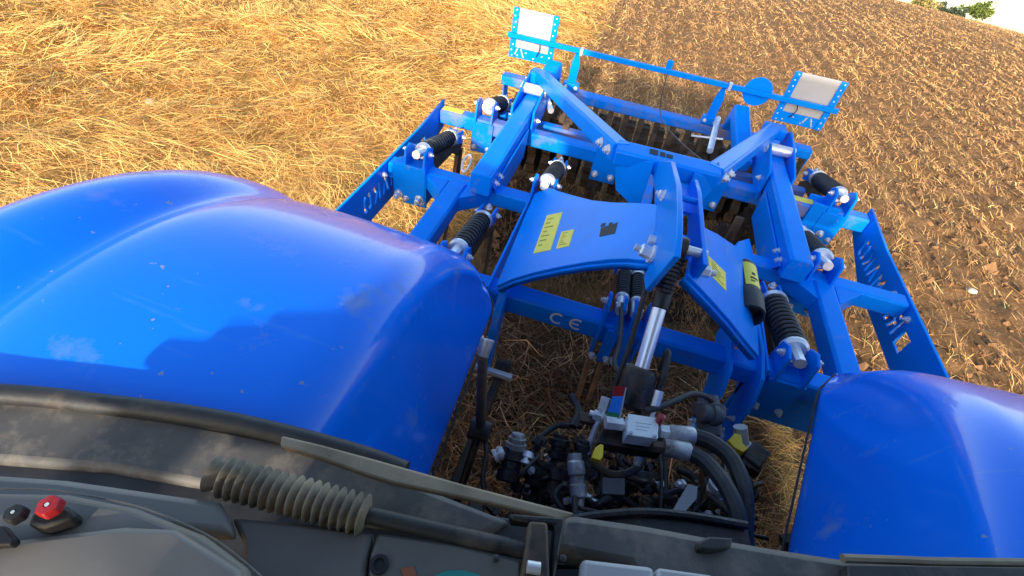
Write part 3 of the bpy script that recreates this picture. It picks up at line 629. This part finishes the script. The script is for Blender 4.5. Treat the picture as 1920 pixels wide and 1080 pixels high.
def board(x0, x1, mirror, name):
    z0, z1, yb = 1.105, 1.455, YB+.012
    p_ = build(MB().box(((x0+x1)/2, yb+.004, (z0+.075+z1)/2), (x1-x0-.06, .006, z1-z0-.075)), 'warning_board', WHITE, imp, .001)
    for xx in (x0+.022, x1-.022):
        r_ = build(MB().box((xx, yb, (z0+z1)/2), (.044, .022, z1-z0)), 'board_rail', BLUE, p_, .002)
        for k in range(9):
            if k not in (3, 4): bolt(r_, (xx+.004*(-1)**k, yb-.011, z0+.015+k*.04), (0, -1, 0), .0040, .005)
    l_ = build(MB().box(((x0+x1)/2, yb+.002, z0+.037), (x1-x0-.09, .010, .074)), 'board_lower_plate', BLUE, p_, .001)
    for k in range(4): bolt(l_, (x0+.07+k*.065, yb-.004, z0+.02+.03*(k % 2)), (0, -1, 0), .0040, .005)
    q = x0+.085 if not mirror else x1-.105
    m_ = MB().prism([(q-.03, yb-.0045, z0+.065), (q-.015, yb-.0045, z0+.070), (q-.035, yb-.0045, z0+.02), (q-.042, yb-.0045, z0+.03)], (0, .002, 0)).prism([(q, yb-.0045, z0+.070), (q+.012, yb-.0045, z0+.068), (q+.04, yb-.0045, z0+.01), (q+.028, yb-.0045, z0+.01)], (0, .002, 0))
    build(m_, 'board_slot', WHITE, l_)
    c_ = (x0+x1)/2+(.06 if not mirror else -.06)
    build(MB().tube([(c_, yb-.01, ZB-.02), (c_+.008, yb-.03, ZB-.06), (c_-.012, yb-.015, ZB-.12)], .004, 6), 'cable', RUBBER, p_)
    return p_
b1 = board(-1.215, -.865, False, 'L'); b1['label'] = 'bright white warning board seen from behind'
b2 = board(.84, 1.195, True, 'R'); b2['label'] = 'greyish warning board seen from behind'

# ================================================================== the tractor
trc = thing('tractor', (.08, -.2, 0), 'rear of a blue tractor seen from its cab, glossy fenders and hydraulics', 'tractor')
def fender(sgn, xi, cy, xo, zc=.75, R=1.0):
    """wheel arch: circular roof, rounded shoulder and inner wall, raised outer flange"""
    rows = []; PH = np.linspace(math.radians(-62), math.radians(70), 56)
    for ph in PH:
        yt, r_ = cy+R*math.sin(ph), R
        pts = []
        zt = zc+R*math.cos(ph)
        xw = xi(yt)                      # foot of the inner wall
        zb = min(1.19, zt-.012)
        hgt = zt-zb
        rad = min(.115, hgt*.75+.02)
        # inner wall, leaning outwards going up
        lean = .10
        for q in np.linspace(0, 1, 6): pts.append((xw+lean*q*min(1, hgt/.4), yt, zb+(hgt-rad)*q))
        x1 = xw+lean*min(1, hgt/.4)
        for a in np.linspace(0, math.pi/2, 9)[1:]: pts.append((x1+rad*(1-math.cos(a)), yt, zt-rad+rad*math.sin(a)))
        x2 = x1+rad
        prof = [(.18, .010), (.36, .014), (.50, .013), (.57, .006), (.61, -.008), (.645, -.008), (.69, .010), (.74, .026), (.80, .032), (.87, .024), (.94, -.006), (.985, -.06), (1.0, -.12)]
        for u_, h_ in prof:
            f_ = R+h_*(1 if ph > -.4 else .6); ph2 = ph*(1-.12*max(0, u_-.6))
            pts.append((x2+(xo-x2)*u_, cy+f_*math.sin(ph2), zc+f_*math.cos(ph2)))
        rows.append([(sgn*x_+.04*(1 if sgn > 0 else 1)*0, y_, z_) for x_, y_, z_ in pts])
    return rows
fl = build(MB().grid(fender(-1, lambda y_: .455+.04*max(0, y_-.5)+.16*max(0, (y_-1.12)/.22)**2, .40, 1.48)), 'fender', FEND, trc, angle=60, label='large glossy blue left fender reflecting the sky')
fr = build(MB().grid(fender(1, lambda y_: .40+.31*np.clip((y_-.40)/.95, 0, 1)+.12*max(0, (y_-1.20)/.22)**2, .46, 1.56)), 'fender', FEND, trc, angle=60, label='glossy blue right fender in shade')
for o in (fl, fr):
    so = o.modifiers.new('solid', 'SOLIDIFY'); so.thickness = .012; so.offset = -1
    ss_ = o.modifiers.new('smooth', 'SUBSURF'); ss_.levels = 1; ss_.render_levels = 1
# rubber edging along the inner wall foot
for o, sg, xf, cy in ((fl, -1, lambda y_: .455+.04*max(0, y_-.5)+.16*max(0, (y_-1.12)/.22)**2, .40), (fr, 1, lambda y_: .40+.31*np.clip((y_-.40)/.95, 0, 1)+.12*max(0, (y_-1.20)/.22)**2, .46)):
    build(MB().tube([(sg*(xf(y_)-.004), y_, 1.187) for y_ in np.linspace(.1, cy+.88, 14)], .0035, 6, 1), 'edging', RUBBER, o)
# rear wheels
for s, lab in ((-1, None), (1, None)):
    cx_ = s*1.12+.05; cy_, cz_ = .40, .84
    mb = MB(); mb.lathe((cx_-.27, cy_, cz_), (1, 0, 0), [(0, .46), (.02, .60), (.05, .74), (.10, .80), (.27, .815), (.44, .80), (.49, .74), (.52, .60), (.54, .46)], 40, cap=False)
    for k in range(22):
        for q in (-1, 1):
            a = (k+(.5 if q > 0 else 0))*2*math.pi/22; a2 = a+.13
            A_ = V(cx_+q*.02, cy_+.85*math.sin(a), cz_+.85*math.cos(a)); B_ = V(cx_+q*.26, cy_+.80*math.sin(a2), cz_+.80*math.cos(a2))
            mb.beam(A_, B_, .05, .06, up=(0, math.sin(a), math.cos(a)), ch=.008)
    wl = build(mb, 'rear_tyre', RUBBER, trc)
    build(MB().lathe((cx_-.20, cy_, cz_), (1, 0, 0), [(0, .47), (.02, .44), (.12, .42), (.14, .10), (.26, .10), (.28, .42), (.38, .44), (.40, .47)], 32), 'rim', WHITE, wl)
# rear axle, gear case and lower links
build(MB().cyl((-.95, .40, .84), (1.05, .40, .84), .13, n=18), 'rear_axle', GREASE, trc)
mb = MB(); mb.box((.05, .32, .72), (.52, .62, .46)); mb.box((.05, .62, .88), (.40, .20, .18)); mb.box((.05, .55, .62), (.30, .36, .16)); build(mb, 'gear_case', GREASE, trc, .02)
for s in (-1, 1):
    lk = build(MB().beam((.03+s*.50, .35, .60), (.05+s*.49, 1.36, .61), .035, .08), 'lower_link', STEEL, trc, .006)
    build(MB().lathe((.05+s*.49-.035, 1.36, .58), (1, 0, 0), [(0, .05), (.07, .05)], 18), 'link_eye', STEEL, lk)
    build(MB().beam((.04+s*.30, .30, 1.10), (.05+s*.38, .56, 1.04), .05, .07), 'lift_arm', STEEL, trc, .008)
# lift rods
a, b = W(905, 668, X=-.40), W(901, 800, X=-.38)
lr = build(MB().cyl(a, b, .012, .015), 'lift_rod', RUST, trc); build(MB().cyl(a+V(0, .03, .03), a, .018, .014), 'lift_rod_clevis', WORN, lr); build(MB().lathe(b+V(-.03, 0, -.02), (1, 0, 0), [(0, .032), (.06, .032)], 14), 'lift_rod_eye', STEEL, lr)
build(MB().cyl(b, b+V(-.005, -.16, -.18), .012, .012), 'lift_rod_screw', GREASE, lr)
build(MB().cyl((.44, .86, 1.10), (.50, 1.05, .66), .02), 'lift_rod', STEEL, trc)

# hydraulic top link: a thing of its own between tractor and implement
pin_i, pin_t = V(.036, 1.275, 1.575), V(.03, .86, 1.19)
tl = thing('top_link', tuple(pin_t), 'hydraulic top link with bright chrome rod and black barrel', 'hydraulic cylinder')
d = pin_i-pin_t; L = np.linalg.norm(d); dd, ss, uu = basis(d)
mb = MB(); mb.lathe(pin_t+dd*.05, d, [(0, .03), (.012, .052), (.11, .052), (.125, .046), (.13, .03)], 20); mb.beam(pin_t-dd*.03+ss*.038, pin_t+dd*.07+ss*.038, .022, .075, top=False); mb.beam(pin_t-dd*.03-ss*.038, pin_t+dd*.07-ss*.038, .022, .075, top=False)
build(mb, 'barrel', GREASE, tl, .003)
build(MB().cyl(pin_t+dd*.16, pin_t+dd*(L*.66), .0215, n=24), 'chrome_rod', CHROME, tl)
mb = MB(); a = pin_t+dd*(L*.65); mb.lathe(a, d, [(0, .026), (.05, .028), (.06, .02)], 14); mb.beam(a+dd*.045, pin_i+dd*.005, .034, .04, top=False, ch=.008); mb.lathe(pin_i-ss*.026, ss, [(0, .036), (.052, .036)], 18)
build(mb, 'rod_eye', GREASE, tl, .003)
mb = MB()
for k in range(9): mb.lathe(a+dd*(.05+.0135*k)+uu*.012, d, [(0, .026), (.009, .026)], 6)
build(mb, 'adjuster_thread', STEEL, tl)
build(MB().cyl(pin_i-ss*.09, pin_i+ss*.09, .016), 'top_pin', ZINC, tl)
build(MB().cyl(pin_t-ss*.07, pin_t+ss*.07, .016), 'tractor_pin', ZINC, tl)
s0 = pin_t+dd*.10+ss*.065
mb = MB(); mb.cyl(s0-dd*.20+uu*.01, s0+dd*.02+uu*.01, .010); mb.lathe(s0-dd*.02+uu*.01, d, [(0, .016), (.05, .016)], 8); build(mb, 'steel_pipe', ZINC, tl)
mb = MB(); mb.cyl(s0-dd*.22-ss*.15, s0-dd*.06-ss*.14, .010); mb.lathe(s0-dd*.08-ss*.14, d, [(0, .016), (.04, .016)], 6); mb.hexbolt(pin_t-ss*.07, -ss, .018, .02); build(mb, 'steel_pipe', ZINC, tl)
build(MB().tube([s0+dd*.02, s0+dd*.10+uu*.01, s0+dd*.15-uu*.02, s0+dd*.09-uu*.06], .010, 8), 'hose', RUBBER, tl)
# thin hoses running up into the mast
def hose(pts, r, name='hydraulic_hose', mat=RUBBER, parent=None): return build(MB().tube(pts, r, 10), name, mat, parent or trc)
hose([W(1240, 535, Z=1.42), W(1215, 533, Z=1.44), W(1203, 570, Z=1.40), W(1180, 650, Z=1.30), W(1150, 735, Z=1.2), W(1140, 790, Z=1.15)], .0085)
hose([W(1166, 570, Z=1.05), W(1162, 640, Z=1.10), W(1152, 680, Z=1.14), W(1165, 705, Z=1.18), W(1190, 750, Z=1.24), W(1215, 768, Z=1.26), W(1258, 755, Z=1.24), W(1300, 738, Z=1.20), W(1330, 748, Z=1.12), W(1340, 765, Z=1.05)], .0095)
# thick hoses from the valve block to the cab
hose([W(1300, 817, Z=1.25), W(1335, 830, Z=1.26), W(1372, 862, Z=1.27), W(1395, 920, Z=1.28), W(1396, 985, Z=1.25), W(1398, 1060, Z=1.2)], .023)
hose([W(1290, 846, Z=1.25), W(1325, 868, Z=1.27), W(1362, 915, Z=1.30), W(1385, 975, Z=1.30), W(1384, 1060, Z=1.25)], .022)
for a_, b_ in (((1253, 812), (1305, 818)), ((1244, 838), (1295, 848))): 
    build(MB().lathe(W(*a_, Z=1.25), W(*b_, Z=1.25)-W(*a_, Z=1.25), [(0, .022), (.006, .025), (.07, .0265), (.075, .024)], 18), 'hose_ferrule', WORN, trc)
# valve block and its fittings
def slab(pts, Z0, th, name, mat, parent=None, bevel=.002, lift=None):
    P = [W(a, b, Z=Z0) for a, b in pts]; return build(MB().prism(P, (0, 0, -th)), name, mat, parent or trc, bevel)
vb = slab([(1178, 775), (1236, 784), (1233, 823), (1176, 815)], 1.28, .05, 'valve_block', ALU)
for q in ((1183, 812), (1228, 818)): bolt(vb, W(*q, Z=1.2805), (0, 0, 1), .006, .006)
mb = MB()
for i in range(3): 
    a_ = W(1192, 792+i*6, Z=1.2806); b_ = W(1222-4*i, 796+i*6, Z=1.2806); mb.beam(a_, b_, .0012, .0006)
build(mb, 'engraved_text', simple('engraved_ink', (.25, .27, .25), .6), vb)
build(MB().lathe(W(1135, 792, Z=1.25), W(1168, 796, Z=1.25)-W(1135, 792, Z=1.25), [(0, .020), (.05, .020)], 6), 'fitting', ZINC, vb)
build(MB().lathe(W(1165, 796, Z=1.25), V(1, .1, 0), [(0, .014), (.02, .014)], 12), 'fitting', ZINC, vb)
build(MB().lathe(W(1236, 808, Z=1.25), W(1262, 812, Z=1.25)-W(1236, 808, Z=1.25), [(0, .021), (.032, .021)], 6), 'fitting', ZINC, vb)
build(MB().lathe(W(1222, 836, Z=1.25), W(1250, 840, Z=1.25)-W(1222, 836, Z=1.25), [(0, .018), (.034, .018)], 6), 'fitting', STEEL, vb)
build(MB().lathe(W(1238, 786, Z=1.29), (0, 0, 1), [(-.02, .012), (.012, .012), (.016, .006)], 10), 'red_cap', RED, vb)
slab([(1130, 800), (1250, 818), (1240, 850), (1120, 830)], 1.215, .04, 'block_base', GREASE)
# coloured scale plate
pl = (W(1140, 780, Z=1.30), W(1160, 728, Z=1.36), W(1165, 783, Z=1.30))
for pts_, m_ in (([(1152, 724), (1173, 724), (1169, 743), (1149, 743)], RED), ([(1149, 743), (1169, 743), (1162, 775), (1140, 772)], LBLUE), ([(1140, 772), (1162, 775), (1160, 783), (1137, 779)], GREEN)):
    build(MB().prism([WP(a_, b_, pl) for a_, b_ in pts_], (0, .003, -.006)), 'scale_plate', m_, trc)
build(MB().prism([WP(a_, b_, pl)-V(0, 0, .0005) for a_, b_ in ((1170, 724), (1175, 727), (1164, 784), (1158, 784))], (0, .003, -.008)), 'scale_plate', WHITE, trc)
# couplers and black fittings
def coupler(px0, px1, Z0, Z1, r, mat, name='coupler', prof=None):
    a_, b_ = W(*px0, Z=Z0), W(*px1, Z=Z1); L_ = np.linalg.norm(b_-a_)
    return build(MB().lathe(a_, b_-a_, [(t_*L_, r*k) for t_, k in (prof or ((0, .8), (.05, 1), (.3, 1), (.33, .85), (.5, .85), (.53, 1.05), (.8, 1.05), (.85, .8), (1, .8)))], 18), name, mat, trc)
c = coupler((950, 905), (967, 828), 1.05, 1.10, .036, GREASE)
coupler((966, 840), (972, 813), 1.10, 1.13, .032, WORN, 'coupler_collar', ((0, 1), (.35, 1), (.4, .85), (.7, .85), (.75, .7), (1, .6)))
coupler((925, 856), (945, 846), 1.09, 1.10, .020, ZINC, 'fitting'); coupler((984, 872), (992, 848), 1.09, 1.10, .020, ZINC, 'fitting')
coupler((1000, 905), (1020, 870), 1.02, 1.06, .042, GREASE, 'coupler'); coupler((1030, 945), (1052, 860), 1.0, 1.06, .040, STEEL); coupler((1045, 860), (1052, 815), 1.08, 1.12, .030, GREASE)
coupler((1085, 935), (1078, 850), 1.12, 1.17, .024, WORN); coupler((1088, 862), (1096, 826), 1.13, 1.17, .020, STEEL)
coupler((1082, 965), (1085, 925), 1.10, 1.12, .018, WORN, 'coupler_body', ((0, 1), (1, 1)))
slab([(1117, 838), (1126, 832), (1132, 834), (1131, 856), (1126, 863), (1109, 858)], 1.255, .02, 'dust_cap', YCAP)
o = slab([(1366, 826), (1378, 812), (1390, 815), (1393, 832), (1404, 840), (1394, 848), (1376, 838)], 1.02, .05, 'dust_cap', YCAP)
coupler((1392, 845), (1388, 800), .95, 1.02, .030, PALEP, 'trailer_socket', ((0, 1), (.1, 1.1), (.3, 1.1), (.32, .8), (1, .8)))
coupler((1398, 855), (1405, 890), .98, .90, .02, ZINC, 'fitting')
coupler((1330, 815), (1328, 742), 1.02, 1.08, .056, SOCK, 'lighting_socket', ((0, .7), (.4, .75), (.45, 1), (.75, 1), (.8, .7), (1, .6)))
coupler((1312, 772), (1350, 782), 1.09, 1.08, .034, SOCK, 'lighting_socket_cap')
slab([(1262, 955), (1290, 908), (1308, 912), (1306, 935), (1282, 962)], 1.14, .001, 'paper_tag', WHITE, bevel=0)
slab([(1130, 895), (1172, 897), (1172, 928), (1130, 926)], 1.13, .05, 'bracket_block', SOCK)
coupler((1345, 925), (1352, 905), 1.05, 1.10, .034, ZINC, 'filler_cap', ((0, 1), (.3, 1), (.32, .8), (.5, .8), (.52, 1), (1, 1)))
slab([(1090, 770), (1125, 778), (1122, 795), (1088, 788)], 1.18, .02, 'bracket_plate', STEEL)
# tangle of small pipes, hoses and bolts round the remote valves
for i, pts_ in enumerate([
    [(1060, 800), (1080, 782), (1110, 785), (1135, 792)], [(1000, 830), (1040, 800), (1062, 798), (1090, 800)], [(1110, 870), (1150, 890), (1190, 880), (1210, 850)],
    [(1245, 960), (1248, 900), (1246, 850)], [(1238, 960), (1240, 900), (1236, 855)], [(1130, 960), (1200, 935), (1280, 960), (1330, 945)], [(1095, 945), (1150, 932), (1190, 950), (1200, 970)],
    [(1060, 905), (1040, 930), (1060, 960)], [(1300, 960), (1330, 930), (1322, 900), (1345, 890)], [(1180, 890), (1160, 860), (1180, 830), (1200, 815)], [(1270, 880), (1300, 895), (1310, 930), (1290, 990)],
    [(905, 800), (912, 850), (905, 900), (915, 950)], [(1340, 1000), (1370, 985), (1400, 1000), (1440, 1010)], [(1220, 910), (1245, 925), (1290, 915)], [(1070, 740), (1085, 770), (1075, 800)], [(1380, 985), (1400, 955), (1420, 975)]]):
    hose([W(a_, b_, Z=.98+.03*((i*7) % 5)) for a_, b_ in pts_], (.006, .009, .012, .008)[i % 4], 'pipe', (GREASE, RUBBER, STEEL)[i % 3])
rb_ = random.Random(4)
for i in range(20):
    q0 = np.array((rb_.uniform(960, 1380), rb_.uniform(840, 985))); q1 = q0+(rb_.uniform(-70, 70), rb_.uniform(-60, 60)); z0 = rb_.uniform(1.0, 1.14)
    if q1[0] > 1235 and q1[1] < 880: continue
    hose([W(*q0, Z=z0-.08), W(*(q0*.7+q1*.3+(rb_.uniform(-25, 25), rb_.uniform(-25, 25))), Z=z0), W(*(q0*.3+q1*.7+(rb_.uniform(-25, 25), rb_.uniform(-25, 25))), Z=z0+.01), W(*q1, Z=z0-.08)], rb_.uniform(.005, .011), 'pipe', (GREASE, RUBBER, STEEL, GREASE)[i % 4])
for i in range(130):
    px, py = rb_.uniform(930, 1420), rb_.uniform(825, 990)
    if 1235 < px < 1420 and py < 900: continue
    p_ = W(px, py, Z=rb_.uniform(.96, 1.10)); r_ = rb_.uniform(.008, .02)
    build(MB().lathe(p_, V(rb_.uniform(-1, 1), rb_.uniform(-.6, .6), rb_.uniform(.3, 1)), [(0, r_), (r_*.9, r_), (r_, r_*.6), (r_*2.2, r_*.6)], 6), 'bolt_fitting', (ZINC, STEEL, GREASE, STEEL, RUST)[i % 5], trc)
for i in range(26):
    px, py = rb_.uniform(990, 1420), rb_.uniform(860, 1000); p_ = W(px, py, Z=rb_.uniform(.92, 1.02))
    build(MB().box(p_, (rb_.uniform(.03, .10), rb_.uniform(.03, .09), rb_.uniform(.03, .08)), np.array(Matrix.Rotation(rb_.uniform(-.6, .6), 3, 'Z'))), 'valve_body', (GREASE, STEEL)[i % 2], trc, .006)
# ball hitch shield under the window
build(MB().tube([W(a_, b_, Z=1.35) for a_, b_ in ((1060, 975), (1130, 965), (1210, 960), (1300, 968), (1400, 985))], .010, 8), 'shield_rim', GREASE, trc)
slab([(1060, 980), (1130, 968), (1210, 963), (1300, 971), (1400, 988), (1420, 1060), (1040, 1060)], 1.34, .03, 'shield', GREASE)

# ---------------------------------------------------------------- cab
# roof, pillars, bonnet and seat stand behind the lens and shade the machine
mb = MB(); mb.box((.17, -.68, 2.80), (1.84, 2.15, .17)); build(mb, 'cab_roof', PALEP, trc, .05)
for x_, y_ in ((-.51, -.27), (.84, -.1), (-.57, -1.6), (.82, -1.6), (-.54, -.95), (.84, -.95)): build(MB().beam((x_, y_, 1.0), (x_, y_, 2.74), .08, .09, up=(0, 1, 0), top=False), 'cab_pillar', GREYD, trc, .01)
mb = MB(); mb.loft([[(-.36, y_, .75), (.52, y_, .75), (.52, y_, h_-.12), (.42, y_, h_), (-.26, y_, h_), (-.36, y_, h_-.12)] for y_, h_ in ((-4.0, 1.45), (-3.6, 1.62), (-2.6, 1.75), (-1.75, 1.80))]); build(mb, 'bonnet', FEND, trc, .03)
mb = MB(); mb.box((.06, -.55, 1.55), (.52, .50, .14)); mb.box((.06, -.32, 1.95), (.50, .12, .80)); build(mb, 'driver_seat', RUBBER, trc, .05)
mb = MB(); mb.box((.08, -1.45, 1.55), (.9, .25, .75)); mb.box((-.58, -.95, 1.35), (.06, 1.3, .7)); mb.box((.84, -.8, 1.35), (.06, 1.4, .7)); mb.box((.5, -.75, 1.65), (.5, .9, .4)); mb.box((.08, -.7, 1.02), (1.5, 1.8, .06)); build(mb, 'cab_shell', GREYD, trc, .02)
# lower chassis, tanks and front wheels
mb = MB(); mb.box((-.52, -.95, .72), (.52, 1.3, .62)); mb.box((.74, -.95, .72), (.68, 1.3, .62)); build(mb, 'fuel_tank', GREYD, trc, .05)  # out of view; right tank widened to keep sun off the ground
build(MB().box((.07, -2.6, .75), (.5, 3.6, .5)), 'chassis', GREASE, trc, .02)
for s in (-1, 1): build(MB().lathe((.07+s*.85-.2, -2.9, .62), (1, 0, 0), [(0, .3), (.02, .5), (.06, .6), (.34, .6), (.38, .5), (.4, .3)], 32), 'front_tyre', RUBBER, trc)
wm, t, p = nodes('tinted_glass'); tb_ = N(t, 'ShaderNodeBsdfTransparent', ins={0: (.16, .18, .17, 1)}); gl_ = N(t, 'ShaderNodeBsdfGlossy', ins={'Roughness': .02}); ms = N(t, 'ShaderNodeMixShader', ins={0: .08})  # tint made deep so the unseen cab glass cuts sun and sky
t.links.new(tb_.outputs[0], ms.inputs[1]); t.links.new(gl_.outputs[0], ms.inputs[2]); t.links.new(ms.outputs[0], t.nodes['Material Output'].inputs[0])
build(MB().box((.12, -1.66, 2.25), (1.36, .006, .98)), 'windscreen', wm, trc)
for gx_ in (-.55, .845): build(MB().box((gx_, -.93, 2.21), (.006, 1.34, 1.0)), 'door_glass', wm, trc)
mi = build(MB().box((-.835, -1.62, 2.45), (.14, .07, .24)), 'shadow_mirror', GREYD, trc, .03); build(MB().tube([(-.60, -1.62, 2.6), (-.72, -1.64, 2.62), (-.82, -1.63, 2.55)], .014, 8), 'mirror_arm', GREYD, mi)  # unseen mirror, placed and sized to throw a shadow patch on the left fender
build(MB().box((.10, .03, 1.30), (1.30, .05, .82)), 'cab_shade_wall', GREASE, trc, .01)  # unseen wall added to darken beam faces turned towards the tractor
# window sill, left half, and the rubber lip along it
slab([(-200, 732), (120, 754), (330, 783), (520, 820), (690, 868), (830, 925), (960, 975), (900, 1010), (700, 985), (560, 950), (400, 915), (200, 880), (-200, 850)], 1.765, .04, 'window_sill', GREYD, bevel=.01)
slab([(-200, 800), (400, 870), (720, 930), (1040, 985), (1040, 1320), (-200, 1320)], 1.752, .02, 'sill_well', RUBBER, bevel=.004)  # black sheet standing in for the dark shaded gap under the sill
build(MB().box((-.95, -.15, 1.62), (.74, .04, .46)), 'sill_shade_panel', GREYD, trc, .02)  # unseen panel added to keep direct sun off the left sill
build(MB().tube([W(a_, b_, Z=1.770) for a_, b_ in ((-200, 728), (60, 743), (180, 757), (300, 771), (420, 790), (520, 812), (620, 838), (700, 862), (760, 885))], .0150, 12), 'window_seal', RUBBER, trc)
# dusty bar along the window frame
P = [W(a_, b_, Z=1.845) for a_, b_ in ((527, 816), (600, 833), (700, 860), (870, 908), (1000, 942), (1078, 962), (1050, 976), (920, 944), (800, 919), (740, 906), (690, 891), (600, 859), (524, 836))]
build(MB().prism(P, (0, .004, -.02)), 'frame_bar', TAN, trc, .003)
# right half of the sill
slab([(1052, 964), (1085, 963), (1210, 981), (1330, 1003), (1470, 1027), (1580, 1044), (1700, 1050), (2250, 1062), (2250, 1320), (1300, 1320), (1180, 1062), (1036, 1034)], 1.78, .05, 'window_sill', GREYD, bevel=.012)
slab([(1310, 1015), (1330, 1005), (1375, 1008), (1372, 1026), (1340, 1032), (1312, 1030)], 1.795, .02, 'sill_clip', RUBBER, bevel=.003)
build(MB().tube([W(a_, b_, Z=1.79) for a_, b_ in ((1580, 1047), (1700, 1051), (1800, 1054), (2250, 1058))], .006, 8), 'frame_bar', TAN, trc)
slab([(1590, 1058), (2250, 1068), (2250, 1320), (1600, 1320)], 1.80, .02, 'sill_well', RUBBER)
# wiper-type strut with ribbed boot
a_, b_ = W(398, 888, Z=1.88), W(690, 968, Z=1.87); d = b_-a_; L = np.linalg.norm(d); prof = [(0, .020)]
for k in range(17): t0 = L*(.07+.93*k/17); dt = L*.93/17; prof += [(t0, .0138), (t0+dt*.30, .0215), (t0+dt*.42, .0228), (t0+dt*.56, .0222), (t0+dt*.95, .0138)]
bo = build(MB().lathe(a_, d, prof, 26), 'bellows_boot', BOOT, trc, angle=70)
e_ = W(992, 1034, Z=1.86); build(MB().cyl(b_-unit(d)*.02, e_, .0095, n=16), 'strut_rod', RUBBER, trc)
mb = MB(); c_ = W(1010, 1020, Z=1.87); mb.prism([W(x_, y_, Z=1.88) for x_, y_ in ((992, 975), (1028, 978), (1032, 1090), (975, 1090), (985, 1030))], (0, 0, -.03)); build(mb, 'strut_bracket', STEEL, trc, .004)
mb = MB(); mb.prism([W(x_, y_, Z=1.87) for x_, y_ in ((955, 962), (1062, 970), (1056, 1000), (1040, 1090), (1030, 1090), (1040, 985), (960, 975))], (0, 0, -.02)); build(mb, 'strut_hanger', GREASE, trc, .003)
build(MB().lathe(W(985, 1062, Z=1.885), W(1010, 1066, Z=1.885)-W(985, 1062, Z=1.885), [(.002, .0065), (.016, .0065)], 14), 'strut_ring', ZINC, trc)
for q in ((930, 1048), (1055, 1048)): build(MB().lathe(W(*q, Z=1.87), (0, 0, 1), [(0, .004), (.003, .004), (.004, .002)], 8), 'screw', STEEL, trc)
# lower trim panels of the cab
slab([(432, 968), (560, 978), (702, 996), (690, 1035), (664, 1320), (430, 1320), (455, 1020)], 1.865, .03, 'trim_panel', GREYP, bevel=.006)
tp = slab([(708, 998), (850, 1018), (978, 1050), (972, 1320), (670, 1320), (695, 1040)], 1.865, .03, 'trim_panel', GREYP, bevel=.004)
build(MB().lathe(W(711, 1059, Z=1.866), (0, 0, 1), [(0, .010), (.003, .010), (.0035, .006), (.001, .005)], 20), 'trim_screw', BLACK, tp)
slab([(818, 1078), (838, 1070), (868, 1069), (900, 1078), (900, 1100), (818, 1100)], 1.8665, .001, 'teal_sticker', TEAL, tp, 0)
slab([(750, 1066), (775, 1062), (782, 1078), (758, 1084)], 1.8662, .0008, 'orange_smear', ORANGE, tp, 0)
slab([(1092, 1046), (1228, 1062), (1226, 1320), (1070, 1320)], 1.86, .02, 'pale_panel', PALEP, bevel=.006)
slab([(1233, 1063), (1340, 1078), (1340, 1320), (1230, 1320)], 1.86, .02, 'pale_panel', PALEP, bevel=.004)
# side console with its knobs
slab([(-220, 872), (120, 896), (410, 938), (424, 960), (436, 1000), (300, 992), (-220, 930)], 1.885, .03, 'side_console', CONSO, bevel=.008)
co = slab([(-220, 917), (120, 922), (250, 948), (380, 1000), (460, 1060), (500, 1320), (-220, 1320)], 1.915, .03, 'console_top', CONSO, bevel=.008)
build(MB().tube([W(x_, y_, Z=1.916) for x_, y_ in ((-220, 916), (60, 917), (140, 925), (250, 947), (330, 976), (400, 1010), (460, 1055), (505, 1095))], .0010, 8), 'console_edge', GREYP, co)
slab([(-220, 1040), (230, 985), (330, 990), (450, 1066), (490, 1320), (-220, 1320)], 1.925, .012, 'console_step', CONSO, co, .01)
kb = slab([(50, 985), (60, 960), (120, 945), (140, 958), (136, 972), (80, 990)], 1.935, .02, 'knob_base', BLACK, co, .004)
def knob(px, r, mat, Z0):
    p_ = W(*px, Z=Z0); mb = MB(); n_ = 24
    rows = [[(p_[0]+(r*rr*(1+.06*math.cos(6*j*2*math.pi/n_)))*math.cos(j*2*math.pi/n_), p_[1]+(r*rr*(1+.06*math.cos(6*j*2*math.pi/n_)))*math.sin(j*2*math.pi/n_), p_[2]+h_) for j in range(n_)] for h_, rr in ((0, 1), (.007, 1), (.010, .85), (.0105, .3), (.008, .22))]
    mb.loft(rows); k_ = build(mb, 'knob', mat, co, angle=50); build(MB().lathe(p_+V(0, 0, .0085), (0, 0, 1), [(0, r*.2), (.002, r*.2)], 12), 'knob_cap', ZINC, k_)
knob((99, 954), .0095, RED, 1.94); knob((36, 968), .0078, BLACK, 1.94)
slab([(-220, 975), (8, 985), (30, 1010), (20, 1022), (-220, 1030)], 1.94, .01, 'switch', BLACK, co, .002)
